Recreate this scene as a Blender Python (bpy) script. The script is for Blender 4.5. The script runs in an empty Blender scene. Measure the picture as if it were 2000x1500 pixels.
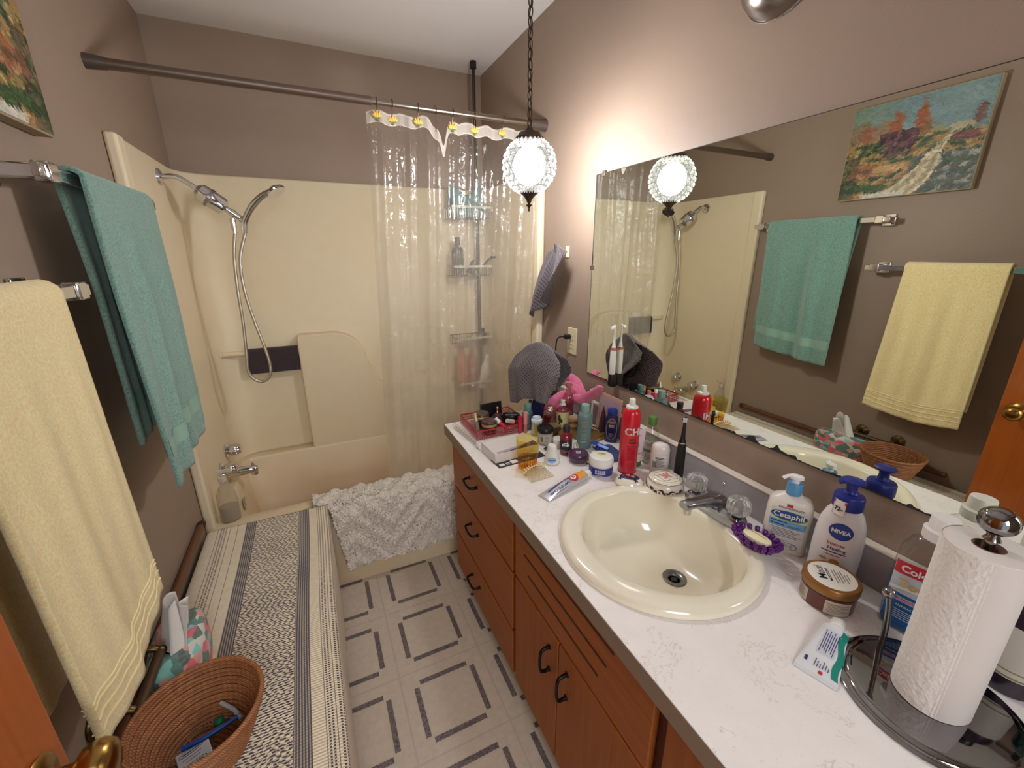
import bpy, bmesh, math, random
from mathutils import Vector, Matrix, noise
import numpy as np
PI = math.pi
SC = bpy.context.scene
COL = SC.collection
random.seed(7)

# ------------------------------------------------------------------ camera, light, exposure
CAM = Vector((-1.0369, 0.0, 1.4933))
FPX = 814.5
RX, RY, RZ = -0.3022, 0.0032, -0.4413
RM = Matrix.Rotation(RZ, 3, 'Z') @ Matrix.Rotation(RX, 3, 'X') @ Matrix.Rotation(RY, 3, 'Y')
cd = bpy.data.cameras.new('camera'); cam = bpy.data.objects.new('camera', cd); COL.objects.link(cam)
cd.sensor_width = 36; cd.sensor_fit = 'HORIZONTAL'; cd.lens = FPX / 2000 * 36
cd.clip_start = 0.02
right, fwd, up = RM.col[0], RM.col[1], RM.col[2]
cm = Matrix((right, up, -fwd)).transposed().to_4x4(); cm.translation = CAM
cam.matrix_world = cm
SC.camera = cam
SC.view_settings.view_transform = 'Standard'; SC.view_settings.look = 'None'
SC.view_settings.gamma = 1; SC.view_settings.use_curve_mapping = False
SC.view_settings.exposure = 0.22
SC.cycles.max_bounces = 12; SC.cycles.transparent_max_bounces = 40
SC.cycles.sample_clamp_indirect = 6; SC.cycles.blur_glossy = 0.3
w = bpy.data.worlds.new('world'); SC.world = w; w.use_nodes = True
w.node_tree.nodes['Background'].inputs[0].default_value = (.97, .985, 1.0, 1)
w.node_tree.nodes['Background'].inputs[1].default_value = 0.65
LAMP_POWER = 395.0    # strength of the bulb inside the pendant globe
GLOBE_POWER = 1.25   # glow of the lit cut-glass globe itself
ld = bpy.data.lights.new('added_fill_light', 'AREA'); ld.shape = 'RECTANGLE'; ld.size = 0.9; ld.size_y = 1.2  # unseen area light added behind the camera to fill the room
ld.energy = 28; ld.color = (.97, .985, 1)
lo = bpy.data.objects.new('added_fill_light', ld); COL.objects.link(lo)
lo.location = (-0.9, -1.1, 2.0); lo.rotation_euler = (math.radians(62), 0, math.radians(-8))

# ------------------------------------------------------------------ helpers: colour and materials
def lin(c):
    return tuple(((v/255)/12.92 if v/255 <= .04045 else ((v/255+.055)/1.055)**2.4) for v in c) + (1.0,)
MATS = {}
class N:
    def __init__(s, name):
        s.m = bpy.data.materials.new(name); s.m.use_nodes = True; s.t = s.m.node_tree; s.n = s.t.nodes
        s.b = s.n['Principled BSDF']; s.out = s.n['Material Output']
    def add(s, typ, **kw):
        x = s.n.new(typ)
        for k, v in kw.items():
            if k.startswith('i_'): x.inputs[k[2:].replace('_', ' ')].default_value = v
            else: setattr(x, k, v)
        return x
    def link(s, a, b): s.t.links.new(a, b)
    def math(s, op, a, b=None, c=None, clamp=False):
        x = s.n.new('ShaderNodeMath'); x.operation = op; x.use_clamp = clamp
        for i, v in enumerate((a, b, c)):
            if v is None: continue
            if hasattr(v, 'links'): s.link(v, x.inputs[i])
            else: x.inputs[i].default_value = v
        return x.outputs[0]
    def mix(s, f, a, b):
        x = s.n.new('ShaderNodeMix'); x.data_type = 'RGBA'
        for sock, v in ((x.inputs[0], f), (x.inputs[6], a), (x.inputs[7], b)):
            if hasattr(v, 'links'): s.link(v, sock)
            else: sock.default_value = v
        return x.outputs[2]
    def ramp(s, f, stops, interp='LINEAR'):
        x = s.n.new('ShaderNodeValToRGB'); x.color_ramp.interpolation = interp; cr = x.color_ramp
        while len(cr.elements) < len(stops): cr.elements.new(.5)
        for e, (p, c) in zip(cr.elements, stops): e.position = p; e.color = c
        s.link(f, x.inputs[0]); return x.outputs[0]
    def noise(s, scale, detail=2, vec=None, rough=.5, dist=0):
        x = s.add('ShaderNodeTexNoise'); x.inputs['Scale'].default_value = scale; x.inputs['Detail'].default_value = detail
        x.inputs['Roughness'].default_value = rough; x.inputs['Distortion'].default_value = dist
        s.link(vec if vec is not None else s.co(), x.inputs['Vector']); return x.outputs['Fac']
    def co(s, kind='Object'):
        if not hasattr(s, 'tc'): s.tc = s.n.new('ShaderNodeTexCoord')
        return s.tc.outputs[kind]
    def xyz(s, kind='Object'):
        x = s.n.new('ShaderNodeSeparateXYZ'); s.link(s.co(kind), x.inputs[0]); return x.outputs
    def bump(s, h, strength=.3, dist=.001):
        x = s.n.new('ShaderNodeBump'); x.inputs['Strength'].default_value = strength; x.inputs['Distance'].default_value = dist
        s.link(h, x.inputs['Height']); s.link(x.outputs[0], s.b.inputs['Normal'])
    def set(s, **kw):
        for k, v in kw.items():
            sock = s.b.inputs[k.replace('_', ' ')]
            if hasattr(v, 'links'): s.link(v, sock)
            else: sock.default_value = v
        return s
def M(name, c, rough=.5, metal=0, coat=0, spec=.5, var=.04, trans=0, ior=1.45, bump=0, bscale=200, sheen=0):
    if name in MATS: return MATS[name]
    k = N(name); base = lin(c)
    dark = tuple(v*(1-var*2) for v in base[:3]) + (1,)
    k.set(Base_Color=k.mix(k.noise(18, 3), dark, base), Roughness=rough, Metallic=metal, Coat_Weight=coat, Specular_IOR_Level=spec,
          Transmission_Weight=trans, IOR=ior, Sheen_Weight=sheen)
    if bump: k.bump(k.noise(bscale, 3), bump, .001)
    MATS[name] = k.m; return k.m
def thin(name, c, alpha=.35, rough=.08, spec=.6):
    """thin clear plastic or glass: mostly passes light, tinted, with a sheen"""
    if name in MATS: return MATS[name]
    k = N(name); base = lin(c)
    k.set(Base_Color=k.mix(k.noise(20, 2), base, tuple(v*.93 for v in base[:3])+(1,)), Roughness=rough, Specular_IOR_Level=spec)
    tr = k.add('ShaderNodeBsdfTransparent'); tr.inputs[0].default_value = tuple(.45+.55*v for v in base[:3])+(1,) if alpha > 0 else base
    fr = k.add('ShaderNodeLayerWeight'); fr.inputs[0].default_value = .5
    f = k.math('ADD', k.math('MULTIPLY', k.math('POWER', fr.outputs['Facing'], 4), .5), alpha, clamp=True)
    mx = k.add('ShaderNodeMixShader'); k.link(f, mx.inputs[0]); k.link(tr.outputs[0], mx.inputs[1]); k.link(k.b.outputs[0], mx.inputs[2])
    k.link(mx.outputs[0], k.out.inputs[0]); MATS[name] = k.m; return k.m
def tglass(name, tint, fac=.06, rough=.03):
    """tinted glass: tinted pass-through with fresnel reflection"""
    if name in MATS: return MATS[name]
    k = N(name); tr = k.add('ShaderNodeBsdfTransparent'); tr.inputs[0].default_value = tuple(tint)+(1,)
    g = k.add('ShaderNodeBsdfGlossy'); g.inputs['Roughness'].default_value = rough
    lw = k.add('ShaderNodeLayerWeight'); lw.inputs[0].default_value = .5
    rf = k.math('MULTIPLY', k.math('POWER', lw.outputs['Facing'], 5), .55)
    nz = k.noise(9, 2)
    mx = k.add('ShaderNodeMixShader'); k.link(k.math('ADD', k.math('MULTIPLY', nz, .02), k.math('ADD', rf, fac, clamp=True), clamp=True), mx.inputs[0])
    k.link(tr.outputs[0], mx.inputs[1]); k.link(g.outputs[0], mx.inputs[2]); k.link(mx.outputs[0], k.out.inputs[0])
    MATS[name] = k.m; return k.m

# ------------------------------------------------------------------ helpers: geometry as (verts, faces)
def join(*gs):
    V, F = [], []
    for v, f in gs:
        n = len(V); V += [tuple(p) for p in v]; F += [tuple(i+n for i in q) for q in f]
    return V, F
def xf(g, loc=(0, 0, 0), rot=(0, 0, 0), sc=(1, 1, 1)):
    m = Matrix.Translation(loc) @ (Matrix.Rotation(rot[2], 4, 'Z') @ Matrix.Rotation(rot[1], 4, 'Y') @ Matrix.Rotation(rot[0], 4, 'X')) @ Matrix.Diagonal((*sc, 1))
    return [tuple(m @ Vector(p)) for p in g[0]], g[1]
def box(x0, x1, y0, y1, z0, z1):
    v = [(x, y, z) for x in (x0, x1) for y in (y0, y1) for z in (z0, z1)]
    return v, [(0, 1, 3, 2), (4, 6, 7, 5), (0, 4, 5, 1), (2, 3, 7, 6), (0, 2, 6, 4), (1, 5, 7, 3)]
def cbox(w_, d, h, c=(0, 0, 0)):
    return box(c[0]-w_/2, c[0]+w_/2, c[1]-d/2, c[1]+d/2, c[2], c[2]+h)
def se(a, n):
    c, s = math.cos(a), math.sin(a)
    k = (abs(c)**n+abs(s)**n)**(-1/n) if n != 2 else 1
    return c*k, s*k
def lathe(prof, seg=36, sx=1, sy=1, n=2, flute=0, nf=12):
    V, F = [], []; rings = []
    for r, z in prof:
        if r < 1e-6:
            rings.append([len(V)]); V.append((0, 0, z))
        else:
            ring = []
            for i in range(seg):
                a = 2*PI*i/seg; c, s = se(a, n); rr = r*(1+flute*math.cos(nf*a))
                ring.append(len(V)); V.append((rr*sx*c, rr*sy*s, z))
            rings.append(ring)
    for A, B in zip(rings, rings[1:]):
        for i in range(seg):
            j = (i+1) % seg
            a0, a1 = A[i % len(A)], A[j % len(A)]; b0, b1 = B[i % len(B)], B[j % len(B)]
            q = []
            for t in (a0, a1, b1, b0):
                if t not in q: q.append(t)
            if len(q) > 2: F.append(tuple(q))
    return V, F
def cyl(r, z0, z1, seg=28, r2=None, b=None):
    r2 = r if r2 is None else r2; b = min(r, r2)*.08 if b is None else b
    return lathe([(0, z0), (r-b, z0), (r, z0+b), (r2, z1-b), (r2-b, z1), (0, z1)], seg)
def smoothpath(pts, n=8):
    P = [Vector(p) for p in pts]; out = []
    for i in range(len(P)-1):
        p0, p1, p2, p3 = P[max(i-1, 0)], P[i], P[i+1], P[min(i+2, len(P)-1)]
        for k in range(n):
            t = k/n
            out.append(.5*((2*p1)+(-p0+p2)*t+(2*p0-5*p1+4*p2-p3)*t*t+(-p0+3*p1-3*p2+p3)*t**3))
    out.append(P[-1]); return out
def tube(pts, r, seg=8, closed=False, sm=0, cap=True):
    P = smoothpath(pts, sm) if sm else [Vector(p) for p in pts]
    n = len(P); V, F = [], []; u = None
    rr = r if callable(r) else (lambda t: r)
    for i, p in enumerate(P):
        a = P[(i-1) % n] if (closed or i > 0) else P[i]; b = P[(i+1) % n] if (closed or i < n-1) else P[i]
        t = (b-a).normalized()
        if u is None:
            u = t.orthogonal().normalized()
        u = (u-t*u.dot(t))
        u = u.normalized() if u.length > 1e-6 else t.orthogonal().normalized()
        v = t.cross(u); R_ = rr(i/max(1, n-1))
        for k in range(seg):
            A = 2*PI*k/seg; V.append(tuple(p+(u*math.cos(A)+v*math.sin(A))*R_))
    m = n if closed else n-1
    for i in range(m):
        for k in range(seg):
            j = (i+1) % n; l = (k+1) % seg
            F.append((i*seg+k, i*seg+l, j*seg+l, j*seg+k))
    if not closed and cap:
        F.append(tuple(range(seg))[::-1]); F.append(tuple((n-1)*seg+k for k in range(seg)))
    return V, F
def torus(R_, r, seg=32, s2=8, z=0, sx=1, sy=1):
    return tube([(R_*sx*math.cos(2*PI*i/seg), R_*sy*math.sin(2*PI*i/seg), z) for i in range(seg)], r, s2, closed=True)
def ball(r, c=(0, 0, 0), seg=16, sx=1, sy=1, sz=1):
    g = lathe([(r*math.sin(PI*i/(seg//2)), -r*math.cos(PI*i/(seg//2))) for i in range(seg//2+1)], seg)
    return xf(g, c, sc=(sx, sy, sz))
def grid(nu, nv, f):
    V = [tuple(f(i/nu, j/nv)) for j in range(nv+1) for i in range(nu+1)]
    F = [(j*(nu+1)+i, j*(nu+1)+i+1, (j+1)*(nu+1)+i+1, (j+1)*(nu+1)+i) for j in range(nv) for i in range(nu)]
    return V, F
def uvgrid(nu, nv, W_, H_):
    return [(i/nu*W_, j/nv*H_) for j in range(nv+1) for i in range(nu+1)]

# ------------------------------------------------------------------ helpers: objects
def obj(name, g, m, parent=None, loc=(0, 0, 0), rot=(0, 0, 0), ang=40, uv=None, thick=0, bevel=0, sub=0, fix=True, bseg=2):
    me = bpy.data.meshes.new(name); me.from_pydata([tuple(p) for p in g[0]], [], [tuple(f) for f in g[1]])
    if fix and not uv:
        bm = bmesh.new(); bm.from_mesh(me); bmesh.ops.recalc_face_normals(bm, faces=bm.faces); bm.to_mesh(me); bm.free()
    for p in me.polygons: p.use_smooth = True
    if ang < 180: me.set_sharp_from_angle(angle=math.radians(ang))
    if uv:
        l = me.uv_layers.new(name='UVMap')
        for lp in me.loops: l.data[lp.index].uv = uv[lp.vertex_index]
    me.materials.append(m)
    o = bpy.data.objects.new(name, me); COL.objects.link(o)
    o.location = loc; o.rotation_euler = rot
    if parent: o.parent = parent
    if bevel:
        b = o.modifiers.new('bevel', 'BEVEL'); b.width = bevel; b.segments = bseg; b.limit_method = 'ANGLE'; b.angle_limit = math.radians(35)
    if thick:
        s = o.modifiers.new('thickness', 'SOLIDIFY'); s.thickness = thick; s.offset = 0
    if sub:
        s = o.modifiers.new('smooth', 'SUBSURF'); s.levels = sub; s.render_levels = sub
    return o
def tag(o, label, cat, group=None, kind=None):
    if label: o['label'] = label
    if cat: o['category'] = cat
    if group: o['group'] = group
    if kind: o['kind'] = kind
    return o
def thing(name, label, cat, loc=(0, 0, 0), rz=0, group=None, rot=None):
    o = bpy.data.objects.new(name, None); COL.objects.link(o); o.empty_display_size = .02
    o.location = loc; o.rotation_euler = rot if rot else (0, 0, rz)
    return tag(o, label, cat, group)
def struct(name, g, m, label=None, cat=None, **k):
    o = obj(name, g, m, **k); tag(o, label, cat, kind='structure'); return o
def facing(x, y):
    return math.atan2(CAM.y-y, CAM.x-x)+PI/2
_tx = {}
def glyphs(s, size, bold=0):
    key = (s, bold)
    if key not in _tx:
        c = bpy.data.curves.new('t', 'FONT'); c.body = s; c.size = 1; c.align_x = 'CENTER'; c.align_y = 'CENTER'
        c.offset = bold; c.resolution_u = 2
        o = bpy.data.objects.new('t', c); COL.objects.link(o)
        me = bpy.data.meshes.new_from_object(o)
        bm = bmesh.new(); bm.from_mesh(me); bmesh.ops.triangulate(bm, faces=bm.faces)
        bm.verts.index_update()
        _tx[key] = ([tuple(v.co) for v in bm.verts], [tuple(v.index for v in f.verts) for f in bm.faces])
        bm.free(); bpy.data.objects.remove(o); bpy.data.curves.remove(c); bpy.data.meshes.remove(me)
    V, F = _tx[key]
    return [(v[0]*size, v[1]*size, 0) for v in V], F
class Surf:
    """front surface (-Y side) of a lathed body: maps (u, z) to a point"""
    def __init__(s, prof, sx=1, sy=1, n=2): s.p = prof; s.sx = sx; s.sy = sy; s.n = n
    def r(s, z):
        P = s.p
        best = 0
        for (r0, z0), (r1, z1) in zip(P, P[1:]):
            lo_, hi = min(z0, z1), max(z0, z1)
            if lo_-1e-6 <= z <= hi+1e-6 and hi-lo_ > 1e-6:
                best = max(best, r0+(r1-r0)*(z-z0)/(z1-z0))
        return best
    def at(s, u, z, e=.0005):
        R_ = max(s.r(z), .003)
        if s.n == 2 and abs(s.sx-s.sy) < 1e-6:
            a = u/(R_*s.sx); rr = R_*s.sx+e
            return (rr*math.sin(a), -rr*math.cos(a), z)
        t = max(-.98, min(.98, u/(s.sx*R_)))
        y = -s.sy*R_*(1-abs(t)**s.n)**(1/s.n)
        return (t*s.sx*R_, y-e, z)
    def patch(s, u0, u1, z0, z1, e=.0005, nu=16, nv=6, ell=False):
        if ell:
            def f(i, j):
                a = 2*PI*i; rr = j
                return s.at((u0+u1)/2+(u1-u0)/2*rr*math.cos(a), (z0+z1)/2+(z1-z0)/2*rr*math.sin(a), e)
            return grid(28, 4, f)
        return grid(nu, nv, lambda i, j: s.at(u0+(u1-u0)*i, z0+(z1-z0)*j, e))
    def text(s, string, size, u, z, e=.0009, bold=0, rot=0):
        V, F = glyphs(string, size, bold); c, sn = math.cos(rot), math.sin(rot)
        return [s.at(u+x*c-y*sn, z+x*sn+y*c, e) for x, y, _ in V], F
    def lines(s, u0, u1, z0, z1, n, h=.0012, e=.0009, seed=1):
        rnd = random.Random(seed); gs = []
        for k in range(n):
            z = z1+(z0-z1)*(k+.5)/n; a = u0+(u1-u0)*rnd.uniform(0, .08); b = u1-(u1-u0)*rnd.uniform(0, .3)
            gs.append(s.patch(a, b, z-h/2, z+h/2, e, 8, 1))
        return join(*gs)

WHITE = M('white_plastic', (235, 232, 226), .35, coat=.2)
BLACK = M('black_plastic', (24, 22, 24), .35)
CHROME = M('chrome', (215, 215, 218), .08, metal=1, var=.02)
INK = M('ink_black', (35, 32, 38), .6)
NAVYINK = M('ink_navy', (35, 45, 110), .5)
REDINK = M('ink_red', (190, 45, 60), .5)
WINK = M('ink_white', (238, 236, 230), .5)
GOLD = M('gold_metal', (190, 150, 80), .28, metal=1)
BRASS = M('brass', (165, 128, 70), .25, metal=1)
BRONZE = M('dark_bronze', (78, 62, 52), .42, metal=.7)

# ------------------------------------------------------------------ the room shell
WL, WR, YB, YN, ZC = -1.55, 0.006, 2.62, -0.80, 2.47
k = N('wall_paint')
k.set(Base_Color=k.mix(k.noise(3, 3), lin((150, 130, 114)), lin((155, 135, 119))), Roughness=.5, Specular_IOR_Level=.3)
k.bump(k.math('ADD', k.noise(150, 3), k.math('MULTIPLY', k.noise(45, 2), .8)), .35, .0012); WALL = k.m
k = N('ceiling_paint'); k.set(Base_Color=k.mix(k.noise(3, 3), lin((226, 222, 218)), lin((232, 228, 224))), Roughness=.8)
k.bump(k.noise(160, 3), .3, .001); CEIL = k.m
P_ = .308; X0, Y0 = -.7725, 1.6785
k = N('vinyl_floor')
x, y, z = k.xyz('Object')
def cell(s, o): return k.math('ABSOLUTE', k.math('MULTIPLY', k.math('SUBTRACT', k.math('FRACT', k.math('ADD', k.math('DIVIDE', k.math('SUBTRACT', s, o), P_), 100.5)), .5), P_))
u, v = cell(x, X0), cell(y, Y0)
mx, mn = k.math('MAXIMUM', u, v), k.math('MINIMUM', u, v)
def band(s, a, b): return k.math('MULTIPLY', k.math('GREATER_THAN', s, a), k.math('LESS_THAN', s, b))
bar = k.math('MULTIPLY', band(mx, .0955, .1135), k.math('LESS_THAN', mn, .089))
cor = k.math('MULTIPLY', k.math('GREATER_THAN', mn, .0955), k.math('LESS_THAN', mx, .1135))
edge = k.math('MAXIMUM', band(mx, .0915, .0935), k.math('MAXIMUM', band(mx, .1155, .117), band(mx, .1505, .155)))
n1 = k.noise(45, 5, dist=.6); n2 = k.noise(400, 2)
base = k.mix(n1, lin((196, 182, 165)), lin((222, 208, 190)))
base = k.mix(k.math('MULTIPLY', edge, .20), base, lin((150, 132, 122)))
base = k.mix(k.math('MULTIPLY', cor, .35), base, lin((206, 190, 172)))
dark = k.mix(k.ramp(k.noise(120, 4, dist=1.5), [(.35, (0, 0, 0, 1)), (.62, (1, 1, 1, 1))]), lin((84, 74, 80)), lin((135, 122, 122)))
k.set(Base_Color=k.mix(bar, base, dark), Roughness=.42); k.bump(n2, .12, .0006); FLOOR = k.m
struct('floor', box(WL-.05, WR+.05, YN, YB+.05, -.05, 0), FLOOR, 'cream vinyl floor with dark grey inset squares', 'floor')
struct('ceiling', box(WL-.05, WR+.05, YN, YB+.05, ZC, ZC+.05), CEIL, 'pale grey painted ceiling', 'ceiling')
struct('wall_left', box(WL-.05, WL, YN, YB+.05, 0, ZC), WALL, 'taupe painted wall behind the towel bars', 'wall')
struct('wall_right', box(WR, WR+.05, YN, YB+.05, 0, ZC), WALL, 'taupe painted wall behind the mirror', 'wall')
struct('wall_back', box(WL-.05, WR+.05, YB, YB+.05, 0, ZC), WALL, 'taupe painted wall above the tub surround', 'wall')
struct('wall_near', join(box(-.62, WR, YN-.05, YN, 0, ZC), box(WL, -.62, YN-.05, YN, 2.08, ZC)), WALL, 'taupe wall round the doorway behind the viewer', 'wall')
ORANGE = N('door_wood'); k = ORANGE
mp = k.add('ShaderNodeMapping'); mp.inputs['Scale'].default_value = (30, 30, 1.2); k.link(k.co(), mp.inputs[0])
k.set(Base_Color=k.mix(k.noise(3, 4, mp.outputs[0], dist=.5), lin((150, 72, 20)), lin((186, 100, 36))), Roughness=.35, Coat_Weight=.25); ORANGE = k.m
dr = struct('door_1', box(-1.44, -1.40, -.20, .585, .01, 2.03), ORANGE, 'orange-brown wooden door standing open against the left wall', 'door', bevel=.002)
kn = obj('door_knob', join(xf(lathe([(0, 0), (.033, 0), (.034, .003), (.030, .007), (.016, .010), (.0135, .014), (.0125, .030), (.014, .034), (.024, .041), (.0285, .052), (.0285, .058), (.024, .068), (.014, .073), (0, .0745)], 36), rot=(0, PI/2, 0))), BRASS, dr, loc=(-1.40, .53, .90))
kn['label'] = 'round brass door knob with its rose'
obj('latch_plate', box(-1.431, -1.409, .5855, .5865, .86, .92), BRASS, dr)
# ------------------------------------------------------------------ bathtub and surround
k = N('almond_fiberglass'); x, y, z = k.xyz()
rust = k.math('MULTIPLY', k.ramp(z, [(.16, (1, 1, 1, 1)), (.46, (0, 0, 0, 1))]), k.noise(5, 3))
k.set(Base_Color=k.mix(k.math('MULTIPLY', rust, .55), k.mix(k.noise(4, 3), lin((226, 208, 174)), lin((234, 218, 188))), lin((190, 140, 95))), Roughness=.38, Specular_IOR_Level=.4)
TUBM = k.m
SUR = M('almond_surround', (232, 216, 184), .42, coat=0, spec=.35, var=.03, bump=.05, bscale=30)
TX0, TX1, TY0, TY1, RIM = -1.546, -.004, 1.79, 2.60, .42
tub = thing('bathtub', 'almond fibreglass bathtub with a shaggy mat over its rim', 'bathtub', (0, 0, 0))
def rrect(x0, x1, y0, y1, r, z, n=8):
    out = []
    for cx_, cy_, a0 in ((x1-r, y0+r, -PI/2), (x1-r, y1-r, 0), (x0+r, y1-r, PI/2), (x0+r, y0+r, PI)):
        for i in range(n+1):
            a = a0+PI/2*i/n; out.append((cx_+r*math.cos(a), cy_+r*math.sin(a), z))
    return out
loops = [rrect(TX0+.002, TX1-.002, TY0+.004, TY1, .004, 0), rrect(TX0, TX1, TY0, TY1, .004, RIM-.03), rrect(TX0+.004, TX1-.004, TY0+.006, TY1-.006, .012, RIM-.008), rrect(TX0+.015, TX1-.015, TY0+.018, TY1-.012, .02, RIM),
         rrect(TX0+.052, TX1-.05, TY0+.105, 2.499, .07, RIM), rrect(TX0+.060, TX1-.06, TY0+.116, 2.495, .07, RIM-.012), rrect(TX0+.085, TX1-.11, TY0+.135, 2.480, .08, .22),
         rrect(TX0+.12, TX1-.19, TY0+.165, 2.445, .10, .10), rrect(TX0+.18, TX1-.27, TY0+.22, 2.39, .10, .075)]
V = [p for L in loops for p in L]; n = len(loops[0]); F = []
for a in range(len(loops)-1):
    for i in range(n):
        j = (i+1) % n; F.append((a*n+i, a*n+j, (a+1)*n+j, (a+1)*n+i))
F.append(tuple((len(loops)-1)*n+i for i in range(n)))
obj('tub_shell', (V, F), TUBM, tub, ang=50)
obj('drain', cyl(.025, .0755, .079), CHROME, tub, loc=(-1.22, 2.19, 0))
obj('overflow_plate', xf(cyl(.032, 0, .008), rot=(0, PI/2, 0)), CHROME, tub, loc=(TX0+.078, 2.19, .32))

ZS = 1.857
sur = thing('tub_surround', 'almond three-sided shower surround with soap ledge and inset bar', 'shower surround', (0, 0, 0))
# left wall, rounded corner, back wall, rounded corner, right wall: one wall of thickness following a plan path
def plan(ins):
    P = []
    xl, xr, yb = -1.524-0*ins, -.022, 2.575; r = .13
    P += [(xl, 1.90), (xl, yb-r)]
    for i in range(1, 9):
        a = PI-PI/2*i/8; P.append((xl+r+r*math.cos(a), yb-r+r*math.sin(a)))
    P += [(xr-r, yb)]
    for i in range(1, 9):
        a = PI/2-PI/2*i/8; P.append((xr-r+r*math.cos(a), yb-r+r*math.sin(a)))
    P += [(xr, 1.90)]
    return P
PL_ = plan(0); OUT = []
for px, py in PL_:
    OUT.append((max(WL+.001, min(WR-.001, px+(-.024 if px < -.77 else .024))), min(YB-.001, py+.04)))
V = []; F = []; m = len(PL_)
for (px, py), (qx, qy) in zip(PL_, OUT):
    V += [(px, py, RIM), (px, py, ZS-.006), (px, py, ZS-.006)]
V = []
for (px, py), (qx, qy) in zip(PL_, OUT):
    V += [(px, py, RIM+.0005), (px, py, ZS-.008), (px+(qx-px)*.25, py+(qy-py)*.2, ZS), (qx, qy, ZS)]
for i in range(m-1):
    for j in range(3): F.append((i*4+j, (i+1)*4+j, (i+1)*4+j+1, i*4+j+1))
obj('wall_panels', (V, F), SUR, sur, ang=60)
for s, xa, xb in (('l', WL+.0005, -1.515), ('r', -.030, WR-.0005)):
    obj('front_flange', box(xa, xb, 1.835, 1.902, .30 if s == 'l' else RIM, ZS), SUR, sur, bevel=.010, bseg=4)
# bulging lower panel on the back wall, with a rounded upper corner, beside the recess with the bar
out = [(-1.138, .405), (-1.138, 1.066), (-1.128, 1.078)]
for i in range(0, 13):
    a = PI/2-PI/2*i/12; out.append((-.96+.17*math.cos(a), .908+.17*math.sin(a)))
out += [(-.72, .76), (-.50, .70), (-.30, .70), (-.10, .70), (-.10, .405)]
nn = len(out)
V = [(a, 2.500, b) for a, b in out]+[(a, 2.585, b) for a, b in out]
F = [tuple(range(nn))]+[(i, (i+1) % nn, (i+1) % nn+nn, i+nn) for i in range(nn)]
obj('raised_panel', (V, F), SUR, sur, bevel=.012, bseg=4, ang=35)
obj('soap_ledge', box(-1.45, -1.138, 2.512, 2.585, .395, .412), SUR, sur, bevel=.006, bseg=3)
obj('inset_bar', join(tube([(-1.495, 2.535, 1.0), (-1.135, 2.535, .992)], .0125, 12), xf(cyl(.02, 0, .012), (-1.50, 2.535, 1.0), (0, PI/2, 0))), SUR, sur)

# dark washcloth on the inset bar
DCL = N('dark_cloth'); DCL.set(Base_Color=DCL.mix(DCL.noise(60, 4), lin((48, 38, 44)), lin((70, 58, 64))), Roughness=1, Sheen_Weight=.3)
DCL.bump(DCL.noise(500, 3), .5, .0015); DCL = DCL.m
def drape(y0, y1, bx, bz, r, front, back, f_off=None, axis='y', nu=30, seed=0, amp=.004, nv=44):
    """cloth over a bar running along y (axis 'y') or x; returns grid + uv in metres"""
    L0, L1, L2 = back, PI*r, front; T = L0+L1+L2
    rnd = random.Random(seed); ph = [rnd.uniform(0, 6) for _ in range(6)]
    def f(i, j):
        s = j*T; w_ = (y1-y0)
        if s < L0: x_, z_ = -r, -(L0-s); d = L0-s
        elif s < L0+L1: a = PI-(s-L0)/r; x_, z_ = r*math.cos(a), r*math.sin(a); d = 0
        else: x_, z_ = r, -(s-L0-L1); d = s-L0-L1
        k_ = min(1, d/.25); sg = 1 if s >= L0+L1 else -1
        x_ += sg*k_*amp*(math.sin(i*14+ph[0])+.7*math.sin(i*29+ph[1])+.4*math.sin(i*8+ph[2]+d*4))+sg*k_*amp*.6
        q = i*w_+y0
        if f_off: dx, dy, dz = f_off(i, s-L0-L1 if sg > 0 else -(L0-s)); x_ += dx; q += dy; z_ += dz
        return (bx+x_, q, bz+z_) if axis == 'y' else (q, bx-x_, bz+z_)
    g = grid(nu, nv, f)
    return g, uvgrid(nu, nv, y1-y0, T), T
g, uv, T = drape(-1.385, -1.142, 2.535, 1.0, .018, .112, .10, axis='x', seed=3, amp=.0025)
tag(obj('washcloth', g, DCL, uv=uv, thick=.005), 'dark charcoal washcloth folded over the bar inside the shower', 'washcloth')

# taps and spout on the left shower wall
def fluted_knob(L=.055, r=.027):
    return join(cyl(.034, 0, .008, b=.002), lathe([(0, .006), (.018, .006), (.020, .016), (r, .024), (r*1.02, .040), (r*.86, L), (r*.7, L+.004), (0, L+.004)], 48, flute=.07, nf=8))
for (yy, zz, lb) in ((2.316, .560, 'fluted chrome tub tap handle nearer the back wall, above the spout'), (2.150, .535, 'fluted chrome tub tap handle nearer the curtain, in front of the spout')):
    t = thing('tap_handle', lb, 'tap handle', (-1.524, yy, zz), rot=(0, PI/2, 0))
    obj('escutcheon', cyl(.034, 0, .008, b=.002), CHROME, t)
    obj('grip', lathe([(0, .007), (.017, .007), (.019, .016), (.027, .024), (.0275, .044), (.023, .062), (.018, .066), (0, .066)], 64, flute=.07, nf=8), CHROME, t)
t = thing('tub_spout', 'chrome tub spout with a diverter pin on the left shower wall', 'spout', (-1.524, 2.235, .475))
obj('spout_body', join(xf(lathe([(0, 0), (.026, 0), (.027, .01), (.024, .05), (.021, .10), (.019, .125), (.012, .135), (0, .135)], 28), rot=(0, PI/2, 0)), xf(cyl(.016, -.03, .005), (.118, 0, 0))), CHROME, t)
obj('diverter_pin', cyl(.006, .015, .035), CHROME, t, loc=(.115, 0, 0))

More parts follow.
